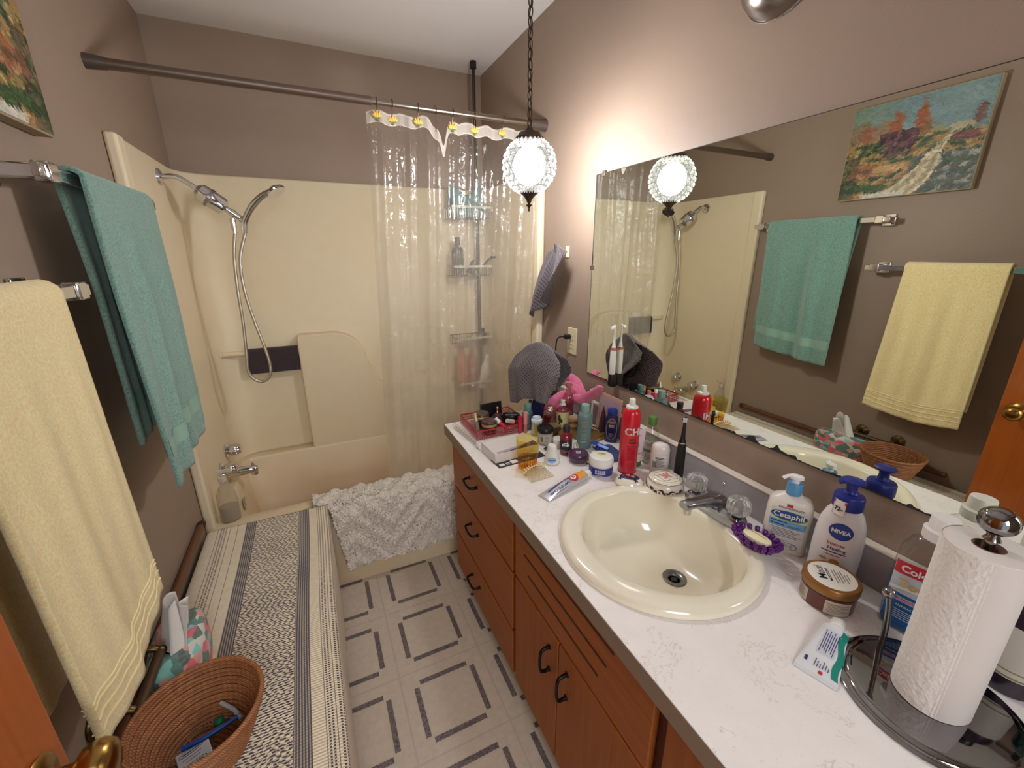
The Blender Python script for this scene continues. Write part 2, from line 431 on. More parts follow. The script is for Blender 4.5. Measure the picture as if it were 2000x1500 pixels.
# shower arm, filter and hand shower
t = thing('shower_set', 'chrome shower arm with round filter, hand shower and looping hose', 'shower', (-1.524, 2.25, 1.79))
B0 = Vector((-1.524, 2.25, 1.79))
def rel(p): return tuple(Vector(p)-B0)
obj('wall_flange', xf(lathe([(0, 0), (.032, 0), (.030, .008), (.016, .014), (0, .014)], 28), rot=(0, PI/2, 0)), CHROME, t)
obj('arm', tube([rel((-1.52, 2.25, 1.79)), rel((-1.47, 2.25, 1.795)), rel((-1.43, 2.25, 1.772)), rel((-1.40, 2.252, 1.748))], .010, 12, sm=6), CHROME, t)
a = Vector((-1.408, 2.251, 1.752)); b = Vector((-1.318, 2.258, 1.682)); q = (b-a).to_track_quat('Z', 'Y').to_euler()
obj('filter', lathe([(0, 0), (.018, 0), (.024, .006), (.034, .014), (.036, .03), (.036, .052), (.0375, .054), (.0375, .058), (.036, .060), (.036, .092), (.034, .106), (.022, .114), (.012, .118), (0, .118)], 36), CHROME, t, loc=rel(a), rot=tuple(q))
obj('filter_band', xf(lathe([(.0365, 0), (.0385, .001), (.0385, .012), (.0365, .013)], 36)), M('satin_steel', (150, 148, 150), .35, metal=1), t, loc=rel(a+(b-a).normalized()*.045), rot=tuple(q))
c_ = Vector((-1.268, 2.258, 1.635))
obj('diverter', join(xf(cyl(.012, 0, .075), (0, 0, 0)), xf(cyl(.015, .02, .04)), xf(ball(.017, (0, 0, .07)))), CHROME, t, loc=rel(b+(b-a).normalized()*.0), rot=tuple(q))
obj('hose_nut', join(cyl(.011, -.055, -.012), cyl(.0085, -.075, -.055)), CHROME, t, loc=rel((-1.300, 2.256, 1.655)))
hd = obj('handset', join(tube([rel((-1.262, 2.255, 1.585)), rel((-1.255, 2.252, 1.63)), rel((-1.225, 2.235, 1.68)), rel((-1.18, 2.215, 1.725)), rel((-1.14, 2.20, 1.748))], lambda s: .0105+.004*math.sin(s*2.6), 14, sm=6)), CHROME, t)
hq = Vector((.45, -.25, -.85)).to_track_quat('Z', 'Y').to_euler()
obj('spray_head', lathe([(0, -.012), (.018, -.012), (.036, -.002), (.041, .006), (.039, .012), (.034, .012), (0, .010)], 36), CHROME, hd, loc=rel((-1.118, 2.19, 1.757)), rot=tuple(hq))
STEEL = N('hose_steel'); STEEL.set(Base_Color=lin((190, 182, 170)), Metallic=1, Roughness=.3)
wv = STEEL.add('ShaderNodeTexWave'); wv.inputs['Scale'].default_value = 60; wv.bands_direction = 'Z'; STEEL.link(STEEL.co(), wv.inputs[0]); STEEL.bump(wv.outputs['Fac'], .4, .001); STEEL = STEEL.m
obj('hose', tube([rel(p) for p in ((-1.300, 2.256, 1.585), (-1.318, 2.25, 1.50), (-1.330, 2.248, 1.35), (-1.334, 2.247, 1.20), (-1.345, 2.247, 1.05), (-1.352, 2.248, .975), (-1.335, 2.25, .928), (-1.300, 2.25, .912), (-1.268, 2.25, .935), (-1.258, 2.25, .985), (-1.268, 2.25, 1.08), (-1.292, 2.25, 1.22), (-1.306, 2.25, 1.36), (-1.298, 2.25, 1.48), (-1.262, 2.255, 1.585))], .0068, 10, sm=8), STEEL, t)

# clear pump bottle on the tub corner
t = thing('spray_bottle', 'clear plastic bottle with clouded liquid on the tub corner', 'bottle', (-1.465, 1.885, RIM))
CLR = thin('clear_cloudy', (225, 215, 195), .28)
pf = [(0, 0), (.034, 0), (.037, .006), (.037, .09), (.034, .125), (.022, .155), (.013, .17), (.013, .185)]
obj('bottle_body', lathe(pf, 32, 1, .75), CLR, t, rot=(0, 0, facing(-1.46, 1.88)))
obj('liquid', lathe([(0, .004), (.033, .004), (.0335, .07), (0, .07)], 28, 1, .75), thin('cloudy_liquid', (190, 180, 160), .45), t, rot=(0, 0, facing(-1.46, 1.88)))
obj('pump_head', join(cyl(.015, .183, .205), cyl(.005, .205, .225), cbox(.05, .014, .012, (.012, 0, .222))), thin('clear_cap', (235, 228, 212), .5), t)

# ------------------------------------------------------------------ shaggy mat over the rim
k = N('shaggy_pile'); x, y, z = k.xyz()
zg = k.math('PINGPONG', k.math('ADD', k.math('MULTIPLY', x, 1.0), 0), .13)
rid = k.math('SINE', k.math('MULTIPLY', k.math('ADD', z, zg), 95))
k.set(Base_Color=k.mix(k.noise(90, 4), lin((220, 206, 190)), lin((252, 244, 232))), Roughness=1, Sheen_Weight=.3)
k.bump(k.math('ADD', k.noise(260, 4), k.math('MULTIPLY', k.noise(70, 3), 1.2)), .9, .004); SHAG = k.m
def matf(i, j):
    # i across (left to right), j: 0 inner side of the rim -> 1 bottom of the hang
    top = .120; s = j*(.120+.33)
    q_ = max(0, min(1, (s-.09)/.04)); xl = -1.150+.064*q_*q_*(3-2*q_)+.046*max(0, (s-.13))/.33; xr = -.46
    X = xl+(xr-xl)*i
    zz = s-top
    n_ = noise.noise(Vector((X*9, s*9, 1)))*.006+noise.noise(Vector((X*70, s*45, 4)))*.005+noise.noise(Vector((X*190, s*120, 9)))*.0055+noise.noise(Vector((X*420, s*300, 3)))*.004
    ridge = .0100*max(-.3, math.sin((s*1.0+abs(((X*3.0) % 1)-.5)*.42)*54))
    if zz < 0: return (X, 1.768-zz, RIM+.020+n_+ridge)
    y_ = 1.768-min(.012, zz*.3)+.004*math.sin(X*11)-n_-ridge
    return (X, y_, RIM+.018-zz*(1-.03*(i))+.03*i*0)
g = grid(300, 170, matf)
rm = obj('bath_mat', g, SHAG, thick=.016, ang=180, fix=False)
tag(rm, 'shaggy cream chevron bath mat hanging over the tub rim', 'bath mat')

# ------------------------------------------------------------------ curtain rod, curtain and hooks
RODM = M('brushed_rod', (150, 138, 126), .3, metal=1)
YR, ZR = 1.851, 2.040
t = thing('curtain_rod', 'brushed metal shower curtain rod spanning the tub opening', 'curtain rod', (WL, YR, ZR), rot=(0, PI/2, 0))
obj('rod_tube', cyl(.0125, .80, 1.53, 24), RODM, t)
obj('outer_tube', cyl(.0152, .02, .81, 24), M('rod_dull', (120, 104, 94), .4, metal=.85), t)
obj('end_cup', lathe([(0, 0), (.0205, 0), (.0195, .02), (.0165, .05), (0, .05)], 28), M('rod_end_grey', (96, 84, 78), .45, metal=.5), t)
obj('end_cup', lathe([(0, 1.556), (.026, 1.556), (.024, 1.54), (.0175, 1.48), (0, 1.48)], 28), M('rod_end_grey', (96, 84, 78), .45, metal=.5), t)
k = N('clear_vinyl'); x, y, z = k.xyz()
tr = k.add('ShaderNodeBsdfTransparent'); tr.inputs[0].default_value = (.96, .95, .93, 1)
k.set(Base_Color=lin((240, 232, 220)), Roughness=.07, Specular_IOR_Level=.7)
tl = k.add('ShaderNodeBsdfTranslucent'); tl.inputs[0].default_value = lin((235, 226, 212))
wr = k.noise(14, 4, dist=1.2)
df = k.add('ShaderNodeBsdfDiffuse'); df.inputs[0].default_value = lin((238, 230, 216))
m1 = k.add('ShaderNodeMixShader'); m1.inputs[0].default_value = .5; k.link(df.outputs[0], m1.inputs[1]); k.link(tl.outputs[0], m1.inputs[2])
scum = k.ramp(k.math('DIVIDE', z, 2.0), [(0.0, (.46, .46, .46, 1)), (.45, (.38, .38, .38, 1)), (.76, (.22, .22, .22, 1)), (.97, (.05, .05, .05, 1))])
lw = k.add('ShaderNodeLayerWeight'); lw.inputs[0].default_value = .5
sc2 = k.math('MULTIPLY', scum, k.math('ADD', .62, k.math('MULTIPLY', k.noise(5, 3), .7)))
m2 = k.add('ShaderNodeMixShader'); k.link(k.math('ADD', sc2, k.math('MULTIPLY', k.math('POWER', lw.outputs['Facing'], 4), .10), clamp=True), m2.inputs[0]); k.link(tr.outputs[0], m2.inputs[1]); k.link(m1.outputs[0], m2.inputs[2])
gl = k.add('ShaderNodeBsdfGlossy'); gl.inputs['Roughness'].default_value = .09
bp = k.add('ShaderNodeBump'); bp.inputs['Strength'].default_value = .8; bp.inputs['Distance'].default_value = .012; k.link(k.math('ADD', wr, k.math('MULTIPLY', k.noise(4, 3), 2)), bp.inputs['Height']); k.link(bp.outputs[0], gl.inputs['Normal'])
m3 = k.add('ShaderNodeMixShader'); k.link(k.math('ADD', .055, k.math('MULTIPLY', k.math('POWER', lw.outputs['Facing'], 4), .40)), m3.inputs[0]); k.link(m2.outputs[0], m3.inputs[1]); k.link(gl.outputs[0], m3.inputs[2]); k.link(m3.outputs[0], k.out.inputs[0])
VINYL = k.m
HOOKS = [-.722, -.664, -.566, -.495, -.424, -.331, -.200, -.075]
def cx(i, z):
    t_ = (2.0-z)/1.62
    xl = -.760-.045*t_; xr = -.012
    return xl+(xr-xl)*i
def curt(i, z):
    X = cx(i, z); t_ = (2.0-z)/1.62
    y_ = YR+.012+.062*t_
    y_ += (.006+.014*t_)*math.sin(X*40+1.6*math.sin(X*7+t_)+t_*.9)+(.008+.004*t_)*math.sin(X*19+1.3-t_*1.6)+.0045*math.sin(X*83+2*math.sin(X*13)+t_*5)+.002*math.sin(X*171+t_*11)
    y_ += .010*noise.noise(Vector((X*7, z*3, 2)))+.0035*noise.noise(Vector((X*25, z*14, 5)))
    if z < .50: y_ = max(y_, 1.914)
    return y_
def topz(X):
    zt = 2.010+.005*math.cos((X+.722)*70)
    # one droop between the fourth and fifth hook where the header has slipped
    zt -= .085*math.exp(-((X+.462)/.016)**2)+.03*math.exp(-((X+.49)/.03)**2)
    if X > -.40: zt -= .004
    return zt
def cf(i, j):
    zt = topz(cx(i, 2.0)); z_ = zt+(.37-zt)*j
    return (cx(i, z_), curt(i, z_), z_)
cu = obj('shower_curtain', grid(230, 90, cf), VINYL, ang=180, fix=False)
tag(cu, 'clear vinyl shower curtain with milky lower half bunched to the right', 'shower curtain')
def hf(i, j):
    zt = topz(cx(i, 2.0)); z_ = zt+.003-.042*j
    return (cx(i, z_), curt(i, z_)-.0012, z_)
HD = thin('header_vinyl', (232, 222, 208), .42, .3)
obj('header_band', grid(230, 3, hf), HD, cu, ang=180, fix=False)
def hs(i, j):
    zt = topz(cx(i, 2.0)); z_ = zt-.002-.0015*j; return (cx(i, z_), curt(i, z_)-.0018, z_)
def hs2(i, j):
    zt = topz(cx(i, 2.0)); z_ = zt-.036-.0015*j; return (cx(i, z_), curt(i, z_)-.0018, z_)
obj('stitching', join(grid(200, 1, hs), grid(200, 1, hs2)), M('seam', (205, 195, 182), .6), cu, ang=180, fix=False)
HK = M('hook_wire', (120, 92, 62), .35, metal=.9)
LEAF = M('leaf_green', (112, 122, 58), .55); PET = M('petal_yellow', (222, 178, 84), .5)
hooklab = ['at the curtain\'s free left edge', 'second from the curtain\'s free edge', 'third from the free edge, above a doubled fold', 'with no flower showing, just left of the header\'s slipped gap', 'just right of the header\'s slipped gap', 'in front of the thin black tension pole', 'left of the hanging globe lamp', 'hidden partly behind the hanging globe lamp']
def petal(dx, ang_, h=.023):
    g_ = lathe([(0, 0), (.0035, .004), (.0048, .010), (.0030, h-.003), (0, h)], 10, 1, .5)
    return xf(g_, (dx, 0, 0), (0, ang_, 0))
hook0 = None
for i, hx in enumerate(HOOKS):
    ii = (hx+.76)/.748; zt = topz(hx)
    t = thing('curtain_hook', 'wire curtain hook with a yellow tulip '+hooklab[i] if i != 3 else 'plain wire curtain hook '+hooklab[i], 'curtain hook', (hx, YR, ZR), 0, 'tulip curtain hooks')
    yc = curt(ii, zt-.02)-YR
    ring = [(0, .0155*math.sin(a_), .0155*math.cos(a_)) for a_ in [x_*PI/9 for x_ in range(-8, 10)]]
    obj('ring', tube(ring+[(0, yc-.004, zt-ZR-.010)], .0014, 6), HK, t)
    if i != 3:
        fl = obj('tulip', join(petal(0, 0, .026), petal(-.0045, -.30), petal(.0045, .30), petal(-.0085, -.55, .016), petal(.0085, .55, .016)), PET, t, loc=(0, yc-.0075, zt-ZR-.026))
        obj('leaves', join(petal(-.004, -.75, .020), petal(.004, .75, .020), xf(lathe([(0, 0), (.006, .004), (0, .014)], 10, 1, .5), (0, 0, -.008))), LEAF, fl, loc=(0, .001, -.004))

# ------------------------------------------------------------------ tension pole caddy in the corner of the shower
PX, PY = -.100, 2.455
t = thing('shower_caddy', 'dark tension pole caddy with four wire baskets in the shower corner', 'shower caddy', (PX, PY, RIM))
DK = M('caddy_dark', (62, 54, 54), .4, metal=.4)
obj('pole', join(cyl(.011, .004, 1.55, 20), cyl(.0085, 1.55, ZC-RIM-.03, 20)), DK, t)
obj('ceiling_foot', cyl(.017, ZC-RIM-.035, ZC-RIM-.001, 20), BLACK, t); obj('tub_foot', cyl(.017, 0, .03, 20), BLACK, t)
WIRE = M('caddy_wire', (140, 130, 122), .35, metal=.8)
def basket():
    gs = []
    x0, x1, y0, y1 = -.175, .050, -.085, .07
    for z_ in (0, -.055):
        gs.append(tube([(x0, y0, z_), (x1, y0, z_), (x1, y1, z_), (x0, y1, z_)], .0028 if z_ == 0 else .002, 6, closed=True))
    for i in range(16):
        xx = x0+(x1-x0)*i/15
        gs.append(tube([(xx, y0, 0), (xx, y0, -.055), (xx, y1, -.055), (xx, y1, 0)], .0014, 5))
    for i in range(5):
        yy = y0+(y1-y0)*i/4; gs.append(tube([(x0, yy, 0), (x0, yy, -.055)], .0014, 5)); gs.append(tube([(x1, yy, 0), (x1, yy, -.055)], .0014, 5))
    return join(*gs)
def rimg():
    return join(box(-.178, .053, -.089, -.085, -.006, .006))
for zb in (1.745, 1.425, 1.005, .72):
    b = obj('basket', basket(), WIRE, t, loc=(0, 0, zb-RIM))
    obj('front_rim', rimg(), M('pale_rim', (205, 198, 180), .4), b)
def simple_bottle(name, lab, cat, x_, y_, z_, h, r, mb, mcap, loc_rot=None, group=None):
    t = thing(name, lab, cat, (x_, y_, z_), group=group) if not loc_rot else thing(name, lab, cat, (x_, y_, z_), rot=loc_rot, group=group)
    obj('bottle_body', lathe([(0, 0), (r*.9, 0), (r, .005), (r, h*.62), (r*.85, h*.72), (r*.4, h*.80), (r*.38, h*.82)], 28, 1, .7), mb, t)
    obj('cap', lathe([(0, h*.80), (r*.45, h*.80), (r*.45, h*.97), (r*.38, h), (0, h)], 24), mcap, t)
    return t
zt1 = 1.745-.053
g = grid(24, 16, lambda i, j: (-.262+.19*i, 2.405+.10*j+.01*math.sin(i*9), zt1+.002+.165*math.sin(PI*min(1, max(0, j)))**.5*(.85+.15*math.sin(i*7+1))))
tag(obj('bath_pouf', g, M('teal_mesh', (98, 142, 142), .9, bump=.8, bscale=120), thick=.01, ang=180), 'folded teal mesh bath cloth on the top basket of the shower caddy', 'bath cloth')
simple_bottle('pump_bottle', 'dark shampoo bottle standing in the second caddy basket', 'bottle', -.235, 2.43, 1.425-.053, .215, .034, M('charcoal_bottle', (52, 48, 54), .3), BLACK)
simple_bottle('pump_bottle', 'small dark bottle lying tipped in the second caddy basket', 'bottle', -.165, 2.43, 1.425-.045, .11, .026, M('charcoal_bottle', (52, 48, 54), .3), BLACK, (0, .5, 0))
tag(obj('razor', join(tube([(-.10, 2.39, 1.42), (-.06, 2.38, 1.465), (-.03, 2.38, 1.475)], .006, 8, sm=4), box(-.045, -.01, 2.37, 2.39, 1.47, 1.482)), BLACK), 'black razor lying across the second caddy basket', 'razor')
simple_bottle('conditioner_bottle', 'orange-pink squeeze bottle standing on the lowest caddy basket', 'bottle', -.235, 2.43, .72-.053, .29, .036, M('peach_bottle', (205, 140, 108), .35), M('peach_bottle', (205, 140, 108), .35))
simple_bottle('conditioner_bottle', 'second orange bottle beside the white tube, lowest caddy basket', 'bottle', -.160, 2.45, .72-.053, .26, .034, M('peach_dark', (190, 128, 100), .35), M('peach_dark', (190, 128, 100), .35))
simple_bottle('lotion_tube', 'white squeeze tube leaning in the lowest caddy basket', 'tube', -.115, 2.40, .72-.05, .22, .028, WHITE, WHITE, (0, .18, 0))
simple_bottle('hair_bottle', 'dark short bottle in the third caddy basket', 'bottle', -.095, 2.42, 1.005-.053, .10, .026, M('charcoal_bottle', (52, 48, 54), .3), BLACK)

# ------------------------------------------------------------------ hanging globe lamp
LX, LY, LZ = -.3194, 1.3775, 1.7746
t = thing('swag_lamp', 'lit diamond-cut glass globe lamp hanging on a bronze chain', 'pendant lamp', (LX, LY, LZ))
k = N('bulb_glow'); em = k.add('ShaderNodeEmission'); em.inputs[0].default_value = (.985, .99, 1.04, 1)
em.inputs[1].default_value = LAMP_POWER; k.link(em.outputs[0], k.out.inputs[0]); BULB = k.m
obj('bulb', ball(.054, seg=24, sz=1.12), BULB, t)
k = N('cut_glass'); tr = k.add('ShaderNodeBsdfTransparent'); tr.inputs[0].default_value = (1, .99, .97, 1)
em = k.add('ShaderNodeEmission'); em.inputs[0].default_value = (1, .99, .96, 1)
lw = k.add('ShaderNodeLayerWeight'); lw.inputs[0].default_value = .5
k.link(k.math('MULTIPLY', k.math('ADD', .55, k.math('MULTIPLY', k.math('FRACT', k.math('MULTIPLY', lw.outputs['Facing'], 3.7)), .8)), GLOBE_POWER), em.inputs[1])
m2 = k.add('ShaderNodeMixShader'); k.link(k.math('ADD', k.math('MULTIPLY', k.noise(30, 2), .06), .38), m2.inputs[0]); k.link(tr.outputs[0], m2.inputs[1]); k.link(em.outputs[0], m2.inputs[2])
gl = k.add('ShaderNodeBsdfGlossy'); gl.inputs['Roughness'].default_value = .05
m3 = k.add('ShaderNodeMixShader'); m3.inputs[0].default_value = .04; k.link(m2.outputs[0], m3.inputs[1]); k.link(gl.outputs[0], m3.inputs[2]); k.link(m3.outputs[0], k.out.inputs[0])
CUT = k.m
def facet_globe(R_, rows=11, segs=22):
    V, F = [], []; rings = []
    for r_ in range(rows+1):
        ph = .42+(PI-.42-.30)*r_/rows; ring = []
        for s in range(segs):
            a = 2*PI*(s+.5*(r_ % 2))/segs
            ring.append(len(V)); V.append((R_*math.sin(ph)*math.cos(a), R_*math.sin(ph)*math.sin(a), R_*math.cos(ph)))
        rings.append(ring)
    tris = []
    for r_ in range(rows):
        A, B = rings[r_], rings[r_+1]
        for s in range(segs):
            n_ = (s+1) % segs
            if r_ % 2 == 0: tris += [(A[s], A[n_], B[s]), (A[n_], B[n_], B[s])]
            else: tris += [(A[s], B[n_], B[s]), (A[s], A[n_], B[n_])]
    for tr_ in tris:
        c3 = sum((Vector(V[i]) for i in tr_), Vector())/3
        c3 = c3.normalized()*(c3.length+.0065); i = len(V); V.append(tuple(c3))
        F += [(tr_[0], tr_[1], i), (tr_[1], tr_[2], i), (tr_[2], tr_[0], i)]
    return V, F, rings, tris
gv, gf, rings, tris = facet_globe(.0865)
obj('glass_globe', (gv, gf), CUT, t, ang=10)
eds = set()
for a_, b_, c_ in tris:
    for e in ((a_, b_), (b_, c_), (c_, a_)): eds.add(tuple(sorted(e)))
k = N('seam_glass'); tr = k.add('ShaderNodeBsdfTransparent'); tr.inputs[0].default_value = (.42, .42, .38, 1)
em = k.add('ShaderNodeEmission'); em.inputs[0].default_value = (.75, .74, .68, 1); em.inputs[1].default_value = .45; k.noise(20)
m2 = k.add('ShaderNodeMixShader'); m2.inputs[0].default_value = .6; k.link(tr.outputs[0], m2.inputs[1]); k.link(em.outputs[0], m2.inputs[2]); k.link(m2.outputs[0], k.out.inputs[0]); SEAM = k.m
obj('globe_seams', join(*[tube([gv[a_], gv[b_]], .0012, 4, cap=False) for a_, b_ in eds]), SEAM, t)
obj('top_cap', lathe([(.0, .112), (.010, .112), (.014, .104), (.034, .098), (.041, .088), (.047, .083), (.048, .070), (.045, .066), (0, .070)], 36), BRONZE, t)
fin = obj('bottom_cap', lathe([(0, -.116), (.006, -.114), (.010, -.104), (.020, -.092), (.036, -.080), (.036, -.077), (0, -.077)], 32), BRONZE, t)
obj('finial', lathe([(0, -.142), (.003, -.140), (.004, -.134), (.0025, -.130), (.004, -.128), (.008, -.124), (.011, -.121), (.004, -.117), (.003, -.112), (0, -.112)], 20), BRONZE, fin)
def link_(r1=.0085, r2=.016, w_=.0019):
    return tube([(r1*math.cos(a_), 0, r2*math.sin(a_)) for a_ in [2*PI*i/18 for i in range(18)]], w_, 6, closed=True)
zc_ = .124; i = 0
while LZ+zc_ < ZC-.035:
    obj('chain_link', link_(), BRONZE, t, loc=(0, 0, zc_), rot=(0, .06*math.sin(i*1.7), (PI/2 if i % 2 else 0)+.35)); zc_ += .0272; i += 1
obj('lamp_cord', tube([(.003*math.sin(q_*1.9), .003*math.cos(q_*1.9), .10+q_*.02) for q_ in range(int((ZC-LZ-.12)/.02))], .0017, 6), M('cord_brown', (70, 56, 42), .6), t)
obj('ceiling_hook', join(tube([(0, 0, ZC-LZ-.001), (0, 0, ZC-LZ-.02), (.008, 0, ZC-LZ-.03), (0, 0, ZC-LZ-.042), (-.008, 0, ZC-LZ-.032)], .002, 6, sm=4), cyl(.009, ZC-LZ-.005, ZC-LZ-.0005)), BRONZE, t)

# ------------------------------------------------------------------ towel bars and towels on the left wall
def terry(name, a, b, sc_=420):
    k = N(name); uvc = k.co('UV')
    k.set(Base_Color=k.mix(k.ramp(k.noise(240, 4), [(.3, (0, 0, 0, 1)), (.7, (1, 1, 1, 1))]), lin(a), lin(b)), Roughness=1, Sheen_Weight=.45, Sheen_Roughness=.6)
    k.bump(k.math('ADD', k.noise(sc_, 4, rough=.7), k.math('MULTIPLY', k.noise(150, 3), 1.2)), .7, .0032); return k.m
def towel_bar(lab, y0, y1, z_, yp0, yp1):
    xb = -1.462
    t = thing('towel_bar', lab, 'towel bar', (WL, (y0+y1)/2, z_)); c = (y0+y1)/2
    obj('rail', box(xb-WL-.007, xb-WL+.007, y0-c, y1-c, -.012, .012), CHROME, t, bevel=.002)
    for yp in (yp0, yp1):
        p = obj('post', join(box(.006, xb-WL-.004, yp-c-.014, yp-c+.014, -.014, .014), box(xb-WL-.015, xb-WL+.012, yp-c-.019, yp-c+.019, -.018, .018)), CHROME, t, bevel=.004, bseg=3)
        obj('mounting_plate', box(.0005, .009, yp-c-.026, yp-c+.026, -.028, .028), CHROME, p, bevel=.003)
    return t
towel_bar('chrome square towel bar nearer the tub carrying the teal towel', 1.135, 1.815, 1.645, 1.175, 1.770)
towel_bar('chrome square towel bar nearer the door carrying the yellow towel', .560, 1.190, 1.425, .600, 1.150)
TEAL = terry('terry_teal', (84, 126, 114), (134, 176, 160)); TEALB = M('teal_band', (146, 180, 162), .75, var=.06, bump=.4, bscale=500)
BX = -1.462
def toff(i, d):
    if d < 0: return (0.004*min(1, -d/.2), .02*min(1, -d/.5), 0)
    q = min(1, d/.7)
    near = max(0, 1-i/.24)
    return (.010*q+.006*q*math.sin(i*22+1)+.012*q*near, -.012*q-.025*q*i, (.05*q*(i-.2) if i > .2 else -.03*q*(1-i/.2)*0)-.0*q)
g, uv, T = drape(1.262, 1.712, BX, 1.645+.0, .022, .735, .615, toff, seed=5, amp=.0070, nu=80, nv=120)
tw = obj('bath_towel', g, TEAL, uv=uv, thick=.010, ang=180); tag(tw, 'teal terry towel draped over the bar nearer the tub', 'towel')
def surface_strip(g_, nu, nv, v0, v1, off, n2=None):
    V_, _ = g_; rows = [int(v0*nv+.5), int(v1*nv+.5)]
    out = []; r0, r1 = rows
    for j in range(r0, r1+1):
        for i in range(nu+1):
            p = Vector(V_[j*(nu+1)+i]); a_ = Vector(V_[j*(nu+1)+min(nu, i+1)])-Vector(V_[j*(nu+1)+max(0, i-1)]); b_ = Vector(V_[min(nv, j+1)*(nu+1)+i])-Vector(V_[max(0, j-1)*(nu+1)+i])
            nn_ = a_.cross(b_).normalized(); out.append(tuple(p+nn_*off))
    m_ = r1-r0
    F_ = [(j*(nu+1)+i, j*(nu+1)+i+1, (j+1)*(nu+1)+i+1, (j+1)*(nu+1)+i) for j in range(m_) for i in range(nu)]
    return out, F_
for s in (-1, 1):
    bs = surface_strip(g, 80, 120, 1-.135/T, 1-.085/T, s*.0062)
    o = obj('woven_band', bs, TEALB, tw, ang=180)
bs = surface_strip(g, 80, 120, .085/T, .135/T, .0062); obj('woven_band', bs, TEALB, tw, ang=180)
bs = surface_strip(g, 80, 120, .085/T, .135/T, -.0062); obj('woven_band', bs, TEALB, tw, ang=180)
YEL = terry('terry_yellow', (246, 212, 140), (255, 244, 190), 380)
def yoff(i, d):
    if d < 0: return (0, 0, 0)
    q = min(1, d/.68)
    return (.010*q+.010*q*math.sin(i*5+.5), .030*q*i**2-.008*q*(1-i), .028*q*(1-i)*0-.018*q*math.sin(PI*i))
g, uv, T = drape(.690, 1.020, BX, 1.425, .024, .665, .60, yoff, seed=9, amp=.0028, nu=70, nv=130)
tw = obj('bath_towel', g, YEL, uv=uv, thick=.011, ang=180); tag(tw, 'pale yellow terry towel draped over the bar nearer the door', 'towel')
YB_ = M('yellow_cord', (252, 236, 186), .9)
for q in (.035, .052, .068, .082):
    V_ = surface_strip(g, 70, 130, 1-q/T, 1-q/T, 0)[0]
    for s in (1,):
        bs = surface_strip(g, 70, 130, 1-q/T, 1-q/T, s*.0062)[0]
        obj('raised_cord', tube(bs, .0016, 5), YB_, tw)
        bs = surface_strip(g, 70, 130, 1-q/T, 1-q/T, -s*.0062)[0]
        obj('raised_cord', tube(bs, .0016, 5), YB_, tw)

# ------------------------------------------------------------------ oil painting on the left wall
PY0, PY1, PZ0, PZ1 = .905, 1.415, 1.748, 2.166
pt = thing('oil_painting', 'unframed oil painting of a cottage beside a country road', 'painting', (WL, (PY0+PY1)/2, PZ0))
CY = (PY0+PY1)/2
obj('canvas', box(.0008, .033, PY0-CY, PY1-CY, 0, PZ1-PZ0), M('canvas_edge', (176, 158, 128), .8, bump=.3, bscale=300), pt, bevel=.003)
def paint(s, t_):
    """plain colour layout of the picture; s: 0 tub side -> 1 door side, t: 0 bottom -> 1 top"""
    nz = lambda a, b, c=0: noise.noise(Vector((s*a, t_*b, c)))
    def over(c, col, m): m = max(0, min(1, m)); return c*(1-m)+Vector(col)*m
    c = Vector((112, 142, 148)).lerp(Vector((108, 132, 112)), max(0, 1-s*2.2))+Vector((22, 18, 16))*max(0, nz(4, 8, 1)+.15)
    hor = .62-.05*s+.02*nz(7, 1, 2)
    for cs, ct, ws, wt, col in ((.06, .68, .10, .20, (132, 112, 84)), (.16, .60, .09, .19, (150, 88, 58)), (.27, .66, .08, .15, (148, 116, 90)), (.37, .75, .055, .14, (158, 84, 48)), (.555, .74, .045, .20, (160, 82, 44)), (.60, .66, .045, .12, (136, 96, 52)), (.935, .70, .040, .11, (112, 78, 66)), (.71, .60, .06, .06, (150, 140, 96)), (.84, .615, .09, .04, (170, 160, 126))):
        d = ((s-cs)/ws)**2+((t_-ct)/wt)**2+.8*nz(16, 16, cs*9)
        c = over(c, Vector(col)+Vector((20, 16, 14))*nz(40, 40, 5), (1.15-d)*2)
    if t_ < hor:
        q = nz(9, 15, 6); r_ = nz(28, 44, 7)
        c = Vector((148, 124, 70))+Vector((60, 50, 30))*r_
        if q > .10: c = Vector((58, 76, 40))+Vector((50, 48, 30))*r_
        elif q < -.15: c = Vector((168, 118, 66))+Vector((40, 34, 20))*r_
        if s < .13 and t_ < .46: c = over(c, (50, 62, 44), .6)
        if .06 < s < .30 and .22 < t_ < .36: c = over(c, (158, 80, 50), .55)
        if .26 < s < .50 and .27 < t_ < .34: c = over(c, (214, 160, 96), .8)
        if s < .5 and t_ < .22 and nz(10, 14, 31) > .05: c = over(c, (40, 78, 34), .75)
        if .55 < s and t_ < .40-.0*s: c = over(c, (56, 72, 66) if nz(18, 18, 11) < .18 else (140, 146, 150), .8)
    if .26 < s < .55 and .52 < t_ < .685 and t_ > .53+(.34-s)*.9: c = Vector((92, 52, 62))+Vector((90, 60, 52))*max(-.3, nz(26, 9, 12))
    elif .31 < s < .54 and .41 < t_ <= .55: c = Vector((92, 62, 56))+Vector((90, 78, 60))*nz(46, 9, 13)
    tt = max(0, min(1, t_/.54)); cen = .44+.36*tt**.8+.03*math.sin(tt*5); wd = .14*(1-tt)**1.2+.020
    if t_ < .55 and abs(s-cen) < wd:
        k_ = nz(40, 12, 14)+.6*math.sin((s-cen)/wd*8+t_*6); c = Vector((184, 166, 130))+Vector((48, 46, 46))*k_
    if t_ < .045 and .2 < s < .56: c = Vector((204, 198, 184))
    if .80 < s < .98 and .475 < t_ < .55: c = over(c, (104, 44, 50), .8)
    return c
NP_, MP_ = 250, 205
base_ = np.array([[list(paint(1-i/NP_, j/MP_)) for i in range(NP_+1)] for j in range(MP_+1)])
